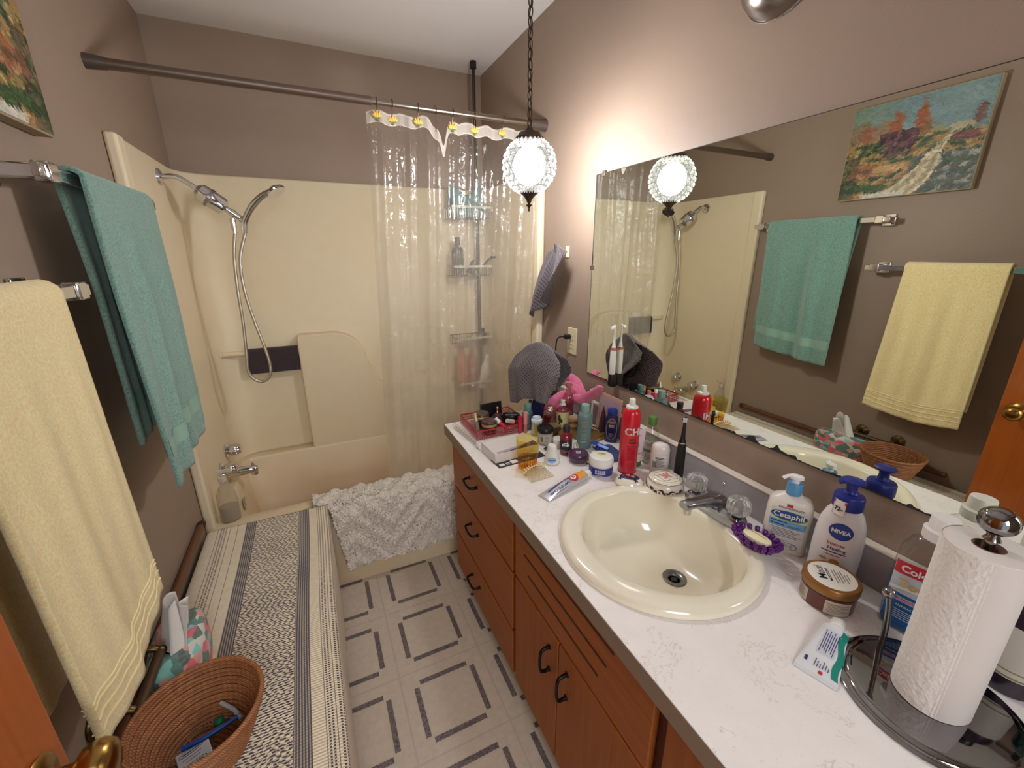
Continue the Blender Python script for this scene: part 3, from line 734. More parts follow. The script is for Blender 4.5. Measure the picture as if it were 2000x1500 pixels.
img = base_.copy(); rnd = np.random.RandomState(4)
for q in range(9000):                                    # brush dabs
    ci, cj = rnd.randint(0, NP_+1), rnd.randint(0, MP_+1)
    t_ = cj/MP_; s_ = 1-ci/NP_; sky = t_ > .64-.05*s_
    L_ = rnd.uniform(3, 8); W_ = rnd.uniform(.9, 2.2); an = rnd.normal(.3 if sky else -.45, .5)
    col = base_[cj, ci]+rnd.normal(0, 7 if sky else 17)+rnd.normal(0, 5, 3)
    r = int(L_)+1; i0, i1, j0, j1 = max(0, ci-r), min(NP_, ci+r), max(0, cj-r), min(MP_, cj+r)
    jj, ii = np.mgrid[j0:j1+1, i0:i1+1]; dx = ii-ci; dy = jj-cj
    u_ = dx*math.cos(an)+dy*math.sin(an); v_ = -dx*math.sin(an)+dy*math.cos(an)
    m_ = ((u_/L_)**2+(v_/W_)**2) < 1
    img[j0:j1+1, i0:i1+1][m_] = col*.8+img[j0:j1+1, i0:i1+1][m_]*.2
img = np.clip(img, 0, 255); g_ = img.mean(axis=2, keepdims=True); img = g_+(img-g_)*.85
lum = img.mean(axis=2)
def pf_(i, j):
    a_ = min(NP_, int(i*NP_+.5)); b_ = min(MP_, int(j*MP_+.5))
    return (.0338+.0000045*float(lum[b_, a_]), (PY0+.004+(PY1-PY0-.008)*i)-CY, .004+(PZ1-PZ0-.008)*j)
gp = grid(NP_, MP_, pf_)
po = obj('painted_face', gp, CHROME, pt, ang=180, fix=False)
ca = po.data.color_attributes.new('paint', 'FLOAT_COLOR', 'POINT')
x_ = img/255; x_ = np.where(x_ <= .04045, x_/12.92, ((x_+.055)/1.055)**2.4)
ca.data.foreach_set('color', np.concatenate([x_, np.ones(x_.shape[:2]+(1,))], axis=2).astype(np.float32).ravel())
k = N('oil_paint'); at = k.add('ShaderNodeAttribute'); at.attribute_name = 'paint'; k.set(Base_Color=at.outputs['Color'], Roughness=.45)
k.bump(k.noise(180, 4), .5, .002); po.data.materials[0] = k.m

# ------------------------------------------------------------------ bench with woven runner along the left wall
BZ = .45
be = thing('storage_bench', 'low bench along the left wall, hidden under a striped woven runner', 'bench', (-1.315, 1.13, 0))
obj('bench_top', box(-.195, .195, -.65, .635, .405, .435), ORANGE, be, bevel=.004)
for sx_ in (-1, 1):
    for sy_ in (-1, 1): obj('leg', box(sx_*.17-.02, sx_*.17+.02, sy_*.59-.02, sy_*.59+.02, 0, .405), ORANGE, be, bevel=.003)
k = N('woven_runner'); uvn = k.n.new('ShaderNodeSeparateXYZ'); k.link(k.co('UV'), uvn.inputs[0]); u, v = uvn.outputs[0], uvn.outputs[1]
def inb(a, b): return band2(u, a, b)
def band2(s, a, b): return k.math('MULTIPLY', k.math('GREATER_THAN', s, a), k.math('LESS_THAN', s, b))
cream = k.mix(k.noise(60, 3), lin((226, 208, 178)), lin((248, 234, 208)))
navy = k.mix(k.noise(80, 3), lin((50, 46, 62)), lin((84, 78, 92)))
# stitch checker
cell_ = .0062
cu_ = k.math('FRACT', k.math('DIVIDE', u, cell_)); cv_ = k.math('FRACT', k.math('DIVIDE', k.math('ADD', v, k.math('MULTIPLY', k.noise(30, 2), .006)), .0068))
row = k.math('FLOOR', k.math('DIVIDE', u, cell_))
# zigzag motif
zig = k.math('PINGPONG', k.math('DIVIDE', v, .024), 1.0)
lat = k.math('FRACT', k.math('SUBTRACT', k.math('DIVIDE', u, .0165), k.math('MULTIPLY', zig, .95)))
mot = k.math('LESS_THAN', lat, .42)
zig2 = k.math('FRACT', k.math('ADD', k.math('DIVIDE', v, .0125), k.math('MULTIPLY', k.math('PINGPONG', k.math('DIVIDE', u, .03), 1.0), 1.5)))
mot2 = k.math('LESS_THAN', zig2, .40)
stitch = k.math('LESS_THAN', cv_, .62)
pat = k.math('MULTIPLY', k.math('MAXIMUM', mot, k.math('MULTIPLY', mot2, .9)), stitch)
U0 = .100  # u of the flat top's left edge (after the left hang)
def U(xw): return U0+(xw+1.520)
F_pat = k.math('MULTIPLY', inb(U(-1.372), U(-1.218)), pat)
den = k.math('MULTIPLY', k.math('MAXIMUM', inb(U(-1.408), U(-1.372)), inb(U(-1.218), U(-1.180))), k.math('ADD', .50, k.math('MULTIPLY', k.math('GREATER_THAN', cu_, .45), .45)))
dots = k.math('LESS_THAN', cv_, .55)
dl = None
for xx in (-1.143, -1.135, -1.1175, -1.1095):
    b_ = inb(U(xx)-.0022, U(xx)+.0022); dl = b_ if dl is None else k.math('MAXIMUM', dl, b_)
thn = None
for xx in (-1.150, -1.1265, -1.1010, -1.503, -1.462, -1.436):
    b_ = inb(U(xx)-.0010, U(xx)+.0010); thn = b_ if thn is None else k.math('MAXIMUM', thn, b_)
dl2 = None
for xx in (-1.492, -1.484, -1.475):
    b_ = inb(U(xx)-.0024, U(xx)+.0024); dl2 = b_ if dl2 is None else k.math('MAXIMUM', dl2, b_)
fac = k.math('MAXIMUM', k.math('MAXIMUM', F_pat, den), k.math('MAXIMUM', k.math('MULTIPLY', k.math('MAXIMUM', dl, dl2), dots), k.math('MULTIPLY', thn, .75)), clamp=True)
k.set(Base_Color=k.mix(fac, cream, navy), Roughness=.95, Sheen_Weight=.2)
k.bump(k.math('ADD', k.math('ADD', k.math('SINE', k.math('MULTIPLY', v, 900)), k.math('MULTIPLY', k.noise(200, 3), 2)), k.math('MULTIPLY', fac, -1.2)), .5, .0018); RUN = k.m
prof = []   # (x, z, u)
def addp(x_, z_):
    if prof: prof.append((x_, z_, prof[-1][2]+math.hypot(x_-prof[-1][0], z_-prof[-1][1])))
    else: prof.append((x_, z_, 0))
for i in range(8): addp(-1.526, .365+i*.011)
for i in range(1, 9):
    a = PI-PI/2*i/8; addp(-1.498+.028*math.cos(a), .442-.0+.008*math.sin(a))
for i in range(1, 50): addp(-1.498+(.390)*i/49, BZ)
for i in range(1, 7):
    a = PI/2-PI/2*i/6; addp(-1.108+.013*math.cos(a), BZ-.013+.013*math.sin(a))
for i in range(1, 40): addp(-1.095, BZ-.013-i*.0105)
ys = [.46+(1.770-.46)*i/120 for i in range(121)]
V = []; uvs = []
for yy in ys:
    for (x_, z_, u_) in prof:
        wv_ = .0022*noise.noise(Vector((x_*8, yy*6, 1)))
        V.append((x_+(.003*math.sin(yy*9) if z_ < .43 and x_ > -1.2 else 0), yy, z_+(wv_ if z_ > .43 else 0))); uvs.append((u_+.002*math.sin(yy*7), yy))
m = len(prof)
F = [(j*m+i, j*m+i+1, (j+1)*m+i+1, (j+1)*m+i) for j in range(len(ys)-1) for i in range(m-1)]
tag(obj('woven_runner', (V, F), RUN, uv=uvs, thick=.007, ang=180), 'cream and navy patterned woven runner covering the low bench', 'runner')
t = thing('wooden_rail', 'dark brown wooden rail along the left wall behind the bench', 'rail', (-1.536, 1.4, .497))
obj('rail_bar', xf(cyl(.0125, -.70, .345, 16), rot=(-PI/2, 0, 0)), M('rail_brown', (112, 66, 38), .4, coat=.2, var=.15), t)
obj('end_cap', xf(cyl(.0145, .345, .368, 16), rot=(-PI/2, 0, 0)), M('rail_cap', (58, 38, 30), .5), t)

# coiled basket
BC = Vector((-1.366, .850, BZ+.004))
COILM = N('coiled_reed'); k = COILM
wn = k.add('ShaderNodeTexWave'); wn.bands_direction = 'DIAGONAL'; wn.inputs['Scale'].default_value = 110; wn.inputs['Distortion'].default_value = 2; k.link(k.co(), wn.inputs[0])
k.set(Base_Color=k.mix(k.math('MULTIPLY', wn.outputs['Fac'], k.noise(60, 3)), lin((122, 70, 38)), lin((214, 148, 94))), Roughness=.6); k.bump(wn.outputs['Fac'], .25, .001); COILM = k.m
t = thing('coiled_basket', 'round coiled reed basket on the striped runner', 'basket', tuple(BC))
gs = []; N_C = 15
for i in range(N_C):
    q = i/(N_C-1); R_ = .066+.050*q**.8; gs.append(torus(R_+.0012*(i % 2), .0046, 60, 8, .006+q*.118))
obj('wall_coils', join(*gs), COILM, t)
obj('floor_coils', join(*[torus(.006+.0092*i, .005, 40, 8, .006) for i in range(7)], cyl(.066, .001, .006)), COILM, t)
obj('rim', torus(.1185, .0056, 64, 10, .131), COILM, t)
# things in the basket
bz = BC.z+.013
def bx_(dx, dy, dz=0): return (BC.x+dx, BC.y+dy, bz+dz)
t = thing('wet_wipe_packet', 'small white packet with blue print in the coiled basket', 'packet', bx_(-.020, -.012, .012), rot=(.25, -.12, .35))
obj('packet', cbox(.058, .050, .006, (0, 0, 0)), M('packet_white', (214, 218, 226), .35), t, bevel=.002)
ovl = join(*[tube([(.022*math.cos(a_)-.002, .0045*math.sin(a_)+yy_, .0064) for a_ in [2*PI*i/24 for i in range(24)]], .0006, 4, closed=True) for yy_ in (.014, -.014)], cbox(.030, .0022, .0004, (-.002, .014, .0062)), cbox(.030, .0022, .0004, (-.002, -.014, .0062)), cbox(.034, .0008, .0004, (-.002, .004, .0062)), cbox(.026, .0008, .0004, (-.002, -.002, .0062)))
obj('printed_ovals', ovl, M('ink_slate', (84, 92, 132), .5), t)
tag(obj('blue_razor', tube([(-.045, .01, 0), (0, .016, .002), (.05, .032, .004), (.06, .036, .006)], lambda s: .0055-.001*s, 10, sm=5), M('blue_handle', (32, 82, 176), .3), loc=bx_(.0, -.004, .024)), 'blue plastic handle lying across the packet in the basket', 'razor handle')
tag(obj('cotton_swab_case', tube([(0, .055, .012), (.028, .028, .008), (.045, .002, .004)], .0045, 8), thin('milky', (214, 220, 222), .6), loc=bx_(.018, .02, .024)), 'milky white plastic stick in the coiled basket', 'stick')
tag(obj('bottlecap', ball(.011, seg=14, sz=.7), M('bottlecap_green', (20, 128, 84), .35), loc=bx_(.012, .055, .006)), 'small round green cap at the back of the coiled basket', 'bottlecap')  # small green cap, shaped as a flattened ball
tag(obj('hair_tie', xf(torus(.022, .0022, 24, 6), sc=(1, .6, 1)), M('tan_elastic', (150, 110, 60), .7), loc=bx_(-.018, .038, .004)), 'tan elastic hair tie in the coiled basket', 'hair tie')
tag(obj('eyebrow_pencil', tube([(-.05, .028, 0), (.03, .050, .004)], .0035, 8), M('pencil_tan', (150, 108, 66), .5), loc=bx_(0, -.012, .010)), 'thin tan pencil under the blue handle in the basket', 'pencil')
tag(obj('black_comb_case', cbox(.05, .022, .006), BLACK, loc=bx_(.045, -.012, .0), rot=(0, 0, .5)), 'small black case at the right of the coiled basket', 'case')

# tissue box in a printed fabric cover
k = N('floral_cover'); vo = k.add('ShaderNodeTexVoronoi'); vo.inputs['Scale'].default_value = 42; vo.inputs['Randomness'].default_value = 1
dw = k.add('ShaderNodeMapping'); k.link(k.co(), dw.inputs[0]); dw.inputs['Scale'].default_value = (1.5, .8, 1.2); dw.inputs['Rotation'].default_value = (0, .4, .6); k.link(dw.outputs[0], vo.inputs['Vector'])
sp = k.add('ShaderNodeSeparateColor'); k.link(vo.outputs['Color'], sp.inputs[0])
pal = k.ramp(sp.outputs[0], [(0, lin((16, 122, 116))), (.24, lin((222, 82, 104))), (.42, lin((224, 150, 144))), (.56, lin((20, 88, 84))), (.72, lin((206, 214, 206))), (.84, lin((104, 196, 188)))], 'CONSTANT')
k.set(Base_Color=k.mix(k.math('MULTIPLY', k.noise(90, 3), .3), pal, lin((235, 205, 190))), Roughness=.85, Sheen_Weight=.2); FLOR = k.m
t = thing('tissue_box', 'tissue box in a teal and coral floral cover beside the basket', 'tissue box', (-1.462, 1.105, BZ+.005), .10)
prof_t = [(0, 0), (1, 0), (1.03, .012), (1.02, .075), (.96, .094), (.80, .104), (.35, .108)]
obj('cover', lathe(prof_t, 48, .058, .125, 3.2), FLOR, t, ang=180)
obj('opening', lathe([(.33, .1075), (.34, .1085), (.30, .1095), (0, .106)], 24, .058, .125, 2), WHITE, t)
TIS = M('tissue_paper', (226, 220, 214), .9, bump=.2, bscale=60)
def tis(i, j):
    a = (i-.5); h = j
    return (-.004+.030*math.sin(i*7)*(1-h*.5)+.010*h, a*(.11-.055*h)+.018*h, .100+.108*h+.012*math.sin(i*9)*h)
def tis2(i, j):
    return (.012+.016*math.sin(i*5+2)*(1-j*.3)+.018*j, (i-.5)*(.09-.05*j)+.028*j, .100+.088*j)
obj('tissue', join(grid(24, 16, tis), grid(20, 14, tis2)), TIS, t, ang=180, thick=.0012)

# toilet paper holder (brass) on the left wall
t = thing('paper_holder', 'antique brass toilet paper holder on the left wall', 'toilet paper holder', (WL, .985, .585))
for s in (-1, 1):
    p = obj('arm', join(xf(lathe([(0, 0), (.028, 0), (.030, .004), (.025, .010), (.016, .014), (.012, .022), (0, .022)], 28), rot=(0, PI/2, 0)), tube([(.01, 0, 0), (.035, 0, .010), (.060, 0, .006), (.072, 0, -.006)], lambda q: .0095-.002*q, 10, sm=5), ball(.013, (.072, 0, -.006))), M('antique_brass', (112, 90, 56), .35, metal=.9), t, loc=(0, s*.078, 0))
obj('roller', xf(cyl(.011, -.072, .072), (.072, 0, -.006), (PI/2, 0, 0)), M('roller_brown', (92, 70, 50), .4, metal=.5), t)
# ------------------------------------------------------------------ vanity cabinet
def wood(name, a, b, axis):
    k = N(name); mp = k.add('ShaderNodeMapping'); s_ = [26, 26, 26]; s_[axis] = 1.4; mp.inputs['Scale'].default_value = s_
    k.link(k.co(), mp.inputs[0]); f = k.noise(2.6, 5, mp.outputs[0], dist=.8)
    k.set(Base_Color=k.mix(f, lin(a), lin(b)), Roughness=.5, Specular_IOR_Level=.35); k.bump(f, .08, .0005); return k.m
WOODY = wood('vanity_wood_long', (134, 70, 22), (176, 100, 40), 1)
WOODZ = wood('vanity_wood_upright', (130, 68, 22), (172, 98, 38), 2)
GAPM = M('gap_brown', (66, 34, 20), .6)
va = thing('vanity_cabinet', 'brown wooden vanity cabinet with three drawers and two doors', 'vanity cabinet', (-.29, .65, 0))
VX, VY0, VY1 = -.29, -.30, 1.598
def lb(x0, x1, y0, y1, z0, z1): return box(x0-VX, x1-VX, y0-.65, y1-.65, z0, z1)
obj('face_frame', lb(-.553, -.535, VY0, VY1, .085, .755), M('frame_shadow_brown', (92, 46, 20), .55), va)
obj('carcass', join(lb(-.535, .002, VY1-.018, VY1, .085, .755), lb(-.535, .002, VY0, VY0+.018, .085, .755), lb(-.535, .002, VY0+.018, VY1-.018, .085, .10), lb(-.535, .0, .965, .983, .10, .755)), WOODZ, va)
obj('toe_kick', lb(-.50, -.48, VY0, VY1, 0, .085), GAPM, va)
def pull(parent, y_, z_, vert=False):
    pts = [(0, -.040, 0), (-.012, -.041, 0), (-.026, -.036, 0), (-.030, -.018, 0), (-.031, 0, 0), (-.030, .018, 0), (-.026, .036, 0), (-.012, .041, 0), (0, .040, 0)]
    g_ = join(tube(pts, lambda q: .0042+.0012*abs(2*q-1), 10, sm=3), xf(ball(.0085, (0, -.040, 0), 14), sc=(.5, 1, 1)), xf(ball(.0085, (0, .040, 0), 14), sc=(.5, 1, 1)))
    o = obj('handle', g_, M('pull_black', (34, 26, 22), .38, metal=.6), parent, loc=(-.571-VX, y_-.65, z_), rot=((PI/2 if vert else 0), 0, 0)); o['label'] = 'dark bail handle'
    return o
DY0, DY1 = .990, 1.590
for i, (z0, z1) in enumerate(((.526, .748), (.288, .512), (.092, .274))):
    d = obj('drawer', lb(-.571, -.553, DY0, DY1, z0, z1), WOODY, va, bevel=.0025); pull(d, 1.338, (.66, .45, .20)[i])
FP = obj('false_front', lb(-.571, -.553, .385, .968, .532, .748), WOODY, va, bevel=.0025)
for i, (ya, yb, zz_) in enumerate(((.50, .93, .708), (.52, .905, .652), (.545, .88, .597))):
    obj('groove', lb(-.5722, -.5705, ya, yb, zz_-.0028, zz_+.0028), GAPM, FP)
for (ya, yb, hy) in ((.708, .968, .750), (.385, .704, .662)):
    d = obj('door', lb(-.571, -.553, ya, yb, .092, .522), WOODZ, va, bevel=.0025); pull(d, hy, .425, True)
obj('door', lb(-.571, -.553, -.29, .355, .092, .748), WOODZ, va, bevel=.0025)

# ------------------------------------------------------------------ countertop with backsplash
ZT, CX0, CY0, CY1 = .80, -.594, -.34, 1.617
SXC, SYC = -.330, .650
k = N('laminate_top')
ve = k.noise(13, 6, dist=2.6, rough=.65); line = k.math('ABSOLUTE', k.math('SUBTRACT', ve, .5))
msk = k.math('MULTIPLY', k.math('LESS_THAN', line, .010), k.math('GREATER_THAN', k.noise(11, 3), .53))
sp_ = k.math('GREATER_THAN', k.noise(240, 2), .66)
c_ = k.mix(k.noise(24, 4), lin((236, 230, 228)), lin((246, 241, 238)))
c_ = k.mix(k.math('MULTIPLY', msk, .38), c_, lin((186, 170, 138))); c_ = k.mix(k.math('MULTIPLY', sp_, .10), c_, lin((160, 150, 145)))
k.set(Base_Color=c_, Roughness=.38); LAM = k.m
ct = thing('countertop', 'long white laminate countertop with a grey backsplash strip', 'countertop', (0, 0, ZT))
bm = bmesh.new()
oc = [bm.verts.new((a, b, 0)) for a, b in ((CX0, CY0), (.004, CY0), (.004, CY1), (CX0, CY1))]
ic = [bm.verts.new((SXC+.228*math.cos(2*PI*i/64), SYC+.228*math.sin(2*PI*i/64), 0)) for i in range(64)]
es = [bm.edges.new((oc[i], oc[(i+1) % 4])) for i in range(4)]+[bm.edges.new((ic[i], ic[(i+1) % 64])) for i in range(64)]
bmesh.ops.triangle_fill(bm, edges=es, use_beauty=True)
ex = bmesh.ops.extrude_face_region(bm, geom=list(bm.faces)); vs = [g_ for g_ in ex['geom'] if isinstance(g_, bmesh.types.BMVert)]
for v_ in vs: v_.co.z -= .042
bm.verts.index_update()
gtop = ([tuple(v_.co) for v_ in bm.verts], [tuple(v_.index for v_ in f.verts) for f in bm.faces]); bm.free()
obj('worktop', gtop, LAM, ct, bevel=.0012, bseg=1, ang=30)
obj('edge_band', join(box(CX0-.0015, CX0-.0002, CY0, CY1+.001, -.0435, -.0012), box(CX0, -.0, CY1+.0002, CY1+.0015, -.0435, -.0012)), M('edge_taupe', (142, 124, 108), .5), ct)
obj('backsplash', box(-.019, .004, CY0, CY1, .0005, .088), M('splash_grey', (172, 166, 168), .35, bump=.1, bscale=90), ct)
obj('splash_cap', box(-.021, .004, CY0, CY1+.0005, .088, .093), M('splash_cap_white', (236, 226, 212), .45), ct, bevel=.0012)
obj('sealant', tube([(-.0205, CY0, .002), (-.0205, CY1, .002)], .0025, 6), M('sealant_grey', (150, 142, 136), .5), ct)

# ------------------------------------------------------------------ sink
k = N('almond_porcelain'); x, y, z = k.xyz()
d_ = k.math('SQRT', k.math('ADD', k.math('POWER', k.math('SUBTRACT', x, .075), 2), k.math('POWER', k.math('SUBTRACT', y, -.01), 2)))
st = k.math('MULTIPLY', k.ramp(d_, [(.02, (1, 1, 1, 1)), (.11, (0, 0, 0, 1))]), k.noise(14, 4))
k.set(Base_Color=k.mix(k.math('MULTIPLY', st, .55), k.mix(k.noise(5, 2), lin((236, 228, 206)), lin((242, 235, 216))), lin((176, 150, 112))), Roughness=.14, Coat_Weight=.6); PORC = k.m
sk = thing('sink', 'round almond porcelain drop-in sink with rust-ringed drain', 'sink', (SXC, SYC, ZT))
NA = 96; rings = []
DX, DYY, DZ = .078, -.008, -.142
def opening(a):
    cx_, r_ = .015, .197
    c_, s_ = math.cos(a), math.sin(a)
    b_ = c_*cx_; q = -b_*-1+math.sqrt(max(0, r_*r_-(cx_*s_)**2))
    if c_ > 0:
        lim = .172/max(c_, 1e-3)
        q = (q**-8+lim**-8)**(-1/8)
    return q
def ringpts(fr): return [fr(2*PI*i/NA) for i in range(NA)]
def rim_(r_, z_): return lambda a: (r_*math.cos(a), r_*math.sin(a), z_)
def inn(t_, z_):
    def f(a):
        o_ = opening(a); x_, y_ = o_*math.cos(a), o_*math.sin(a)
        return (x_*(1-t_)+(DX+.026*math.cos(a))*t_, y_*(1-t_)+(DYY+.026*math.sin(a))*t_, z_)
    return f
def rimin(e, z_):
    def f(a): o_ = opening(a)+e; return (o_*math.cos(a), o_*math.sin(a), z_)
    return f
seq = [rim_(.2425, .0005), rim_(.2435, .006), rim_(.2405, .014), rim_(.233, .0195), rim_(.225, .0205), rimin(.011, .0200), rimin(.005, .0175), rimin(.001, .012), inn(.01, .002), inn(.035, -.03), inn(.085, -.065), inn(.18, -.095), inn(.34, -.117), inn(.55, -.130), inn(.78, -.138), inn(1.0, DZ)]
V = []; 
for fr_ in seq: V += ringpts(fr_)
F = [(a*NA+i, a*NA+(i+1) % NA, (a+1)*NA+(i+1) % NA, (a+1)*NA+i) for a in range(len(seq)-1) for i in range(NA)]
obj('basin', (V, F), PORC, sk, ang=180, sub=1)
obj('drain_ring', lathe([(.030, DZ+.002), (.031, DZ+.0035), (.026, DZ+.0045), (.017, DZ+.001), (.0135, DZ-.004), (.0135, DZ-.03), (0, DZ-.03)], 40), M('drain_steel', (128, 128, 130), .28, metal=1), sk, loc=(DX, DYY, 0))
obj('stopper', join(cyl(.008, DZ-.02, DZ-.002), xf(cbox(.024, .003, .003, (0, 0, DZ-.006))), xf(cbox(.003, .024, .003, (0, 0, DZ-.006)))), BLACK, sk, loc=(DX, DYY, 0))

# ------------------------------------------------------------------ faucet
fa = thing('faucet', 'chrome centerset faucet with two fluted clear knobs', 'faucet', (-.118, .655, ZT+.0203))
FC = M('faucet_chrome', (176, 178, 186), .16, metal=1)
obj('base_plate', lathe([(0, 0), (1, 0), (1, .014), (.93, .024), (.55, .030), (0, .031)], 48, .030, .088, 4), FC, fa, bevel=0)
sp = join(grid(1, 1, lambda i, j: (0, 0, 0)))
def spoutg():
    V_, F_ = [], []; P_s = [(.020, .026, .024, .024), (-.005, .036, .025, .022), (-.030, .043, .022, .016), (-.060, .047, .018, .012), (-.090, .050, .0155, .0105), (-.118, .051, .0150, .0105), (-.122, .051, .0135, .009)]
    for (x_, z_, hw, hh) in P_s:
        for i in range(20):
            c_, s_ = se(2*PI*i/20, 3.2); V_.append((x_, hw*c_, z_+hh*s_))
    for a in range(len(P_s)-1):
        for i in range(20): F_.append((a*20+i, a*20+(i+1) % 20, (a+1)*20+(i+1) % 20, (a+1)*20+i))
    F_.append(tuple(range(20))); F_.append(tuple((len(P_s)-1)*20+i for i in range(20)))
    return V_, F_
obj('spout', spoutg(), FC, fa)
obj('aerator', cyl(.0105, .024, .048), CHROME, fa, loc=(-.106, 0, 0))
obj('lift_rod', join(cyl(.0025, .03, .078, 10), ball(.006, (0, 0, .080), 12)), CHROME, fa, loc=(.022, 0, 0))
k = N('crystal'); k.set(Base_Color=(.97, .97, .95, 1), Roughness=.03, Transmission_Weight=.85, IOR=1.46); k.bump(k.noise(50, 2), .1, .001)
CRYS = k.m
for s in (-1, 1):
    kb = obj('knob', lathe([(0, .006), (.019, .006), (.025, .012), (.0275, .020), (.0275, .038), (.024, .047), (.018, .0505), (.010, .0495), (0, .0485)], 96, flute=.055, nf=16), CRYS, fa, loc=(0, s*.066, .028))
    kb['label'] = 'fluted clear acrylic knob'
    obj('knob_stem', cyl(.012, 0, .030), FC, kb)

# ------------------------------------------------------------------ wall mirror
k = N('mirror_glass'); k.set(Base_Color=k.mix(k.noise(2, 2), (.87, .90, .81, 1), (.885, .915, .83, 1)), Metallic=1, Roughness=.0); MIR = k.m
mi = thing('wall_mirror', 'frameless wall mirror with decayed dark lower edge above the counter', 'mirror', (0, .40, 1.0))
MY0, MY1, MZ0, MZ1 = -.42, 1.437, 1.002, 1.778
obj('mirror_pane', box(.0002, .0055, MY0-.4, MY1-.4, 0.002, MZ1-1.0), MIR, mi, ang=30)
EDG = M('silver_rot', (44, 44, 40), .5)
def rot_edge(y0, y1, hmax, seed):
    n_ = int((y1-y0)/.004); V_, F_ = [], []
    for i in range(n_+1):
        yy = y0+(y1-y0)*i/n_; en = min(1, min(i, n_-i)/6)
        h = .0022+max(0, noise.noise(Vector((yy*28, seed, 0)))*.9+noise.noise(Vector((yy*90, seed, 4)))*.5+.12)*hmax*en
        V_ += [(-.0004, yy-.4, .002), (-.0004, yy-.4, .002+h)]
    for i in range(n_): F_.append((2*i, 2*i+2, 2*i+3, 2*i+1))
    return V_, F_
obj('silver_rot', join(rot_edge(MY0, .50, .012, 1), rot_edge(.50, .78, .022, 5), rot_edge(.78, .88, .012, 8), rot_edge(.88, MY1-.004, .007, 2)), EDG, mi, ang=180)
obj('edge_line', join(box(-.0006, .0056, MY1-.4, MY1-.3986, .002, MZ1-1.0), box(-.0006, .0056, MY0-.4, MY1-.4, MZ1-1.0, MZ1-.9988)), EDG, mi)
for (yy, zz_) in ((MY1-.045, MZ1-1.0), (MY1, .44)):
    c_ = box(-.004, .006, yy-.4-.009, yy-.4+.009, zz_-.010, zz_+.008); obj('mirror_clip', c_, M('clip_grey', (110, 98, 88), .4, metal=.5), mi, bevel=.001)

# ------------------------------------------------------------------ wall-mounted chrome dome fixture above the mirror
t = thing('dome_fixture', 'brushed metal dome fixture on the wall high above the mirror', 'wall fixture', (WR, .785, 2.095), rot=(0, -PI/2, 0))
obj('dome', lathe([(0, .0005), (.092, .0005), (.092, .006), (.086, .030), (.070, .052), (.045, .066), (.018, .072), (0, .073)], 48), M('brushed_dome', (150, 142, 136), .25, metal=1), t)
obj('lip', torus(.092, .003, 48, 8, .004), CHROME, t)
obj('finial', join(cyl(.008, .07, .082), ball(.010, (0, 0, .088), 14)), CHROME, t)

# ------------------------------------------------------------------ outlet, plug and cord
t = thing('wall_outlet', 'ivory outlet plate beside the mirror with a black plug in it', 'outlet', (WR, 1.563, 1.117), rot=(0, -PI/2, 0))
IV = M('ivory_plastic', (226, 212, 176), .4)
obj('cover_plate', box(-.060, .060, -.037, .037, .0003, .006), IV, t, bevel=.0025)
for s in (-1, 1):
    f_ = obj('socket', box(s*.020-.014, s*.020+.014, -.016, .016, .006, .0085), IV, t, bevel=.002)
    obj('slots', join(box(s*.020-.002, s*.020+.006, -.008, -.006, .0083, .0088), box(s*.020-.002, s*.020+.006, .006, .008, .0083, .0088)), BLACK, f_)
obj('screw', cyl(.003, .006, .0075, 12), CHROME, t)
t = thing('power_plug', 'black plug with its cord hanging from the outlet', 'plug', (WR-.010, 1.572, 1.138))
obj('plug_body', xf(box(-.030, 0, -.010, .010, -.011, .009), (0, 0, 0), (0, 0, 0)), BLACK, t, bevel=.004)
obj('cord', tube([(-.030, 0, 0), (-.045, .008, .0), (-.055, .018, -.012), (-.058, .024, -.045), (-.056, .026, -.10), (-.052, .02, -.18), (-.06, .0, -.26), (-.07, -.03, -.315), (-.10, -.06, -.332)], .0030, 8, sm=6), BLACK, t)

# ------------------------------------------------------------------ waffle cloths
def waffle(name, a, b):
    k = N(name); s = k.n.new('ShaderNodeSeparateXYZ'); k.link(k.co('UV'), s.inputs[0])
    w1 = k.math('SINE', k.math('MULTIPLY', k.math('ADD', s.outputs[0], s.outputs[1]), 2*PI/.030)); w2 = k.math('SINE', k.math('MULTIPLY', k.math('SUBTRACT', s.outputs[0], s.outputs[1]), 2*PI/.030))
    h = k.math('ADD', k.math('ABSOLUTE', w1), k.math('ABSOLUTE', w2))
    m_ = k.ramp(k.math('MULTIPLY', h, .5), [(.34, (1, 1, 1, 1)), (.60, (0, 0, 0, 1))])
    k.set(Base_Color=k.mix(m_, k.mix(k.noise(150, 3), lin(a), lin(b)), lin((46, 40, 46))), Roughness=1, Sheen_Weight=.2)
    k.bump(k.math('SUBTRACT', k.math('MULTIPLY', k.noise(350, 3), .4), k.math('MULTIPLY', m_, 1)), .8, .003); return k.m
WAF = waffle('waffle_grey', (104, 95, 100), (136, 124, 128))
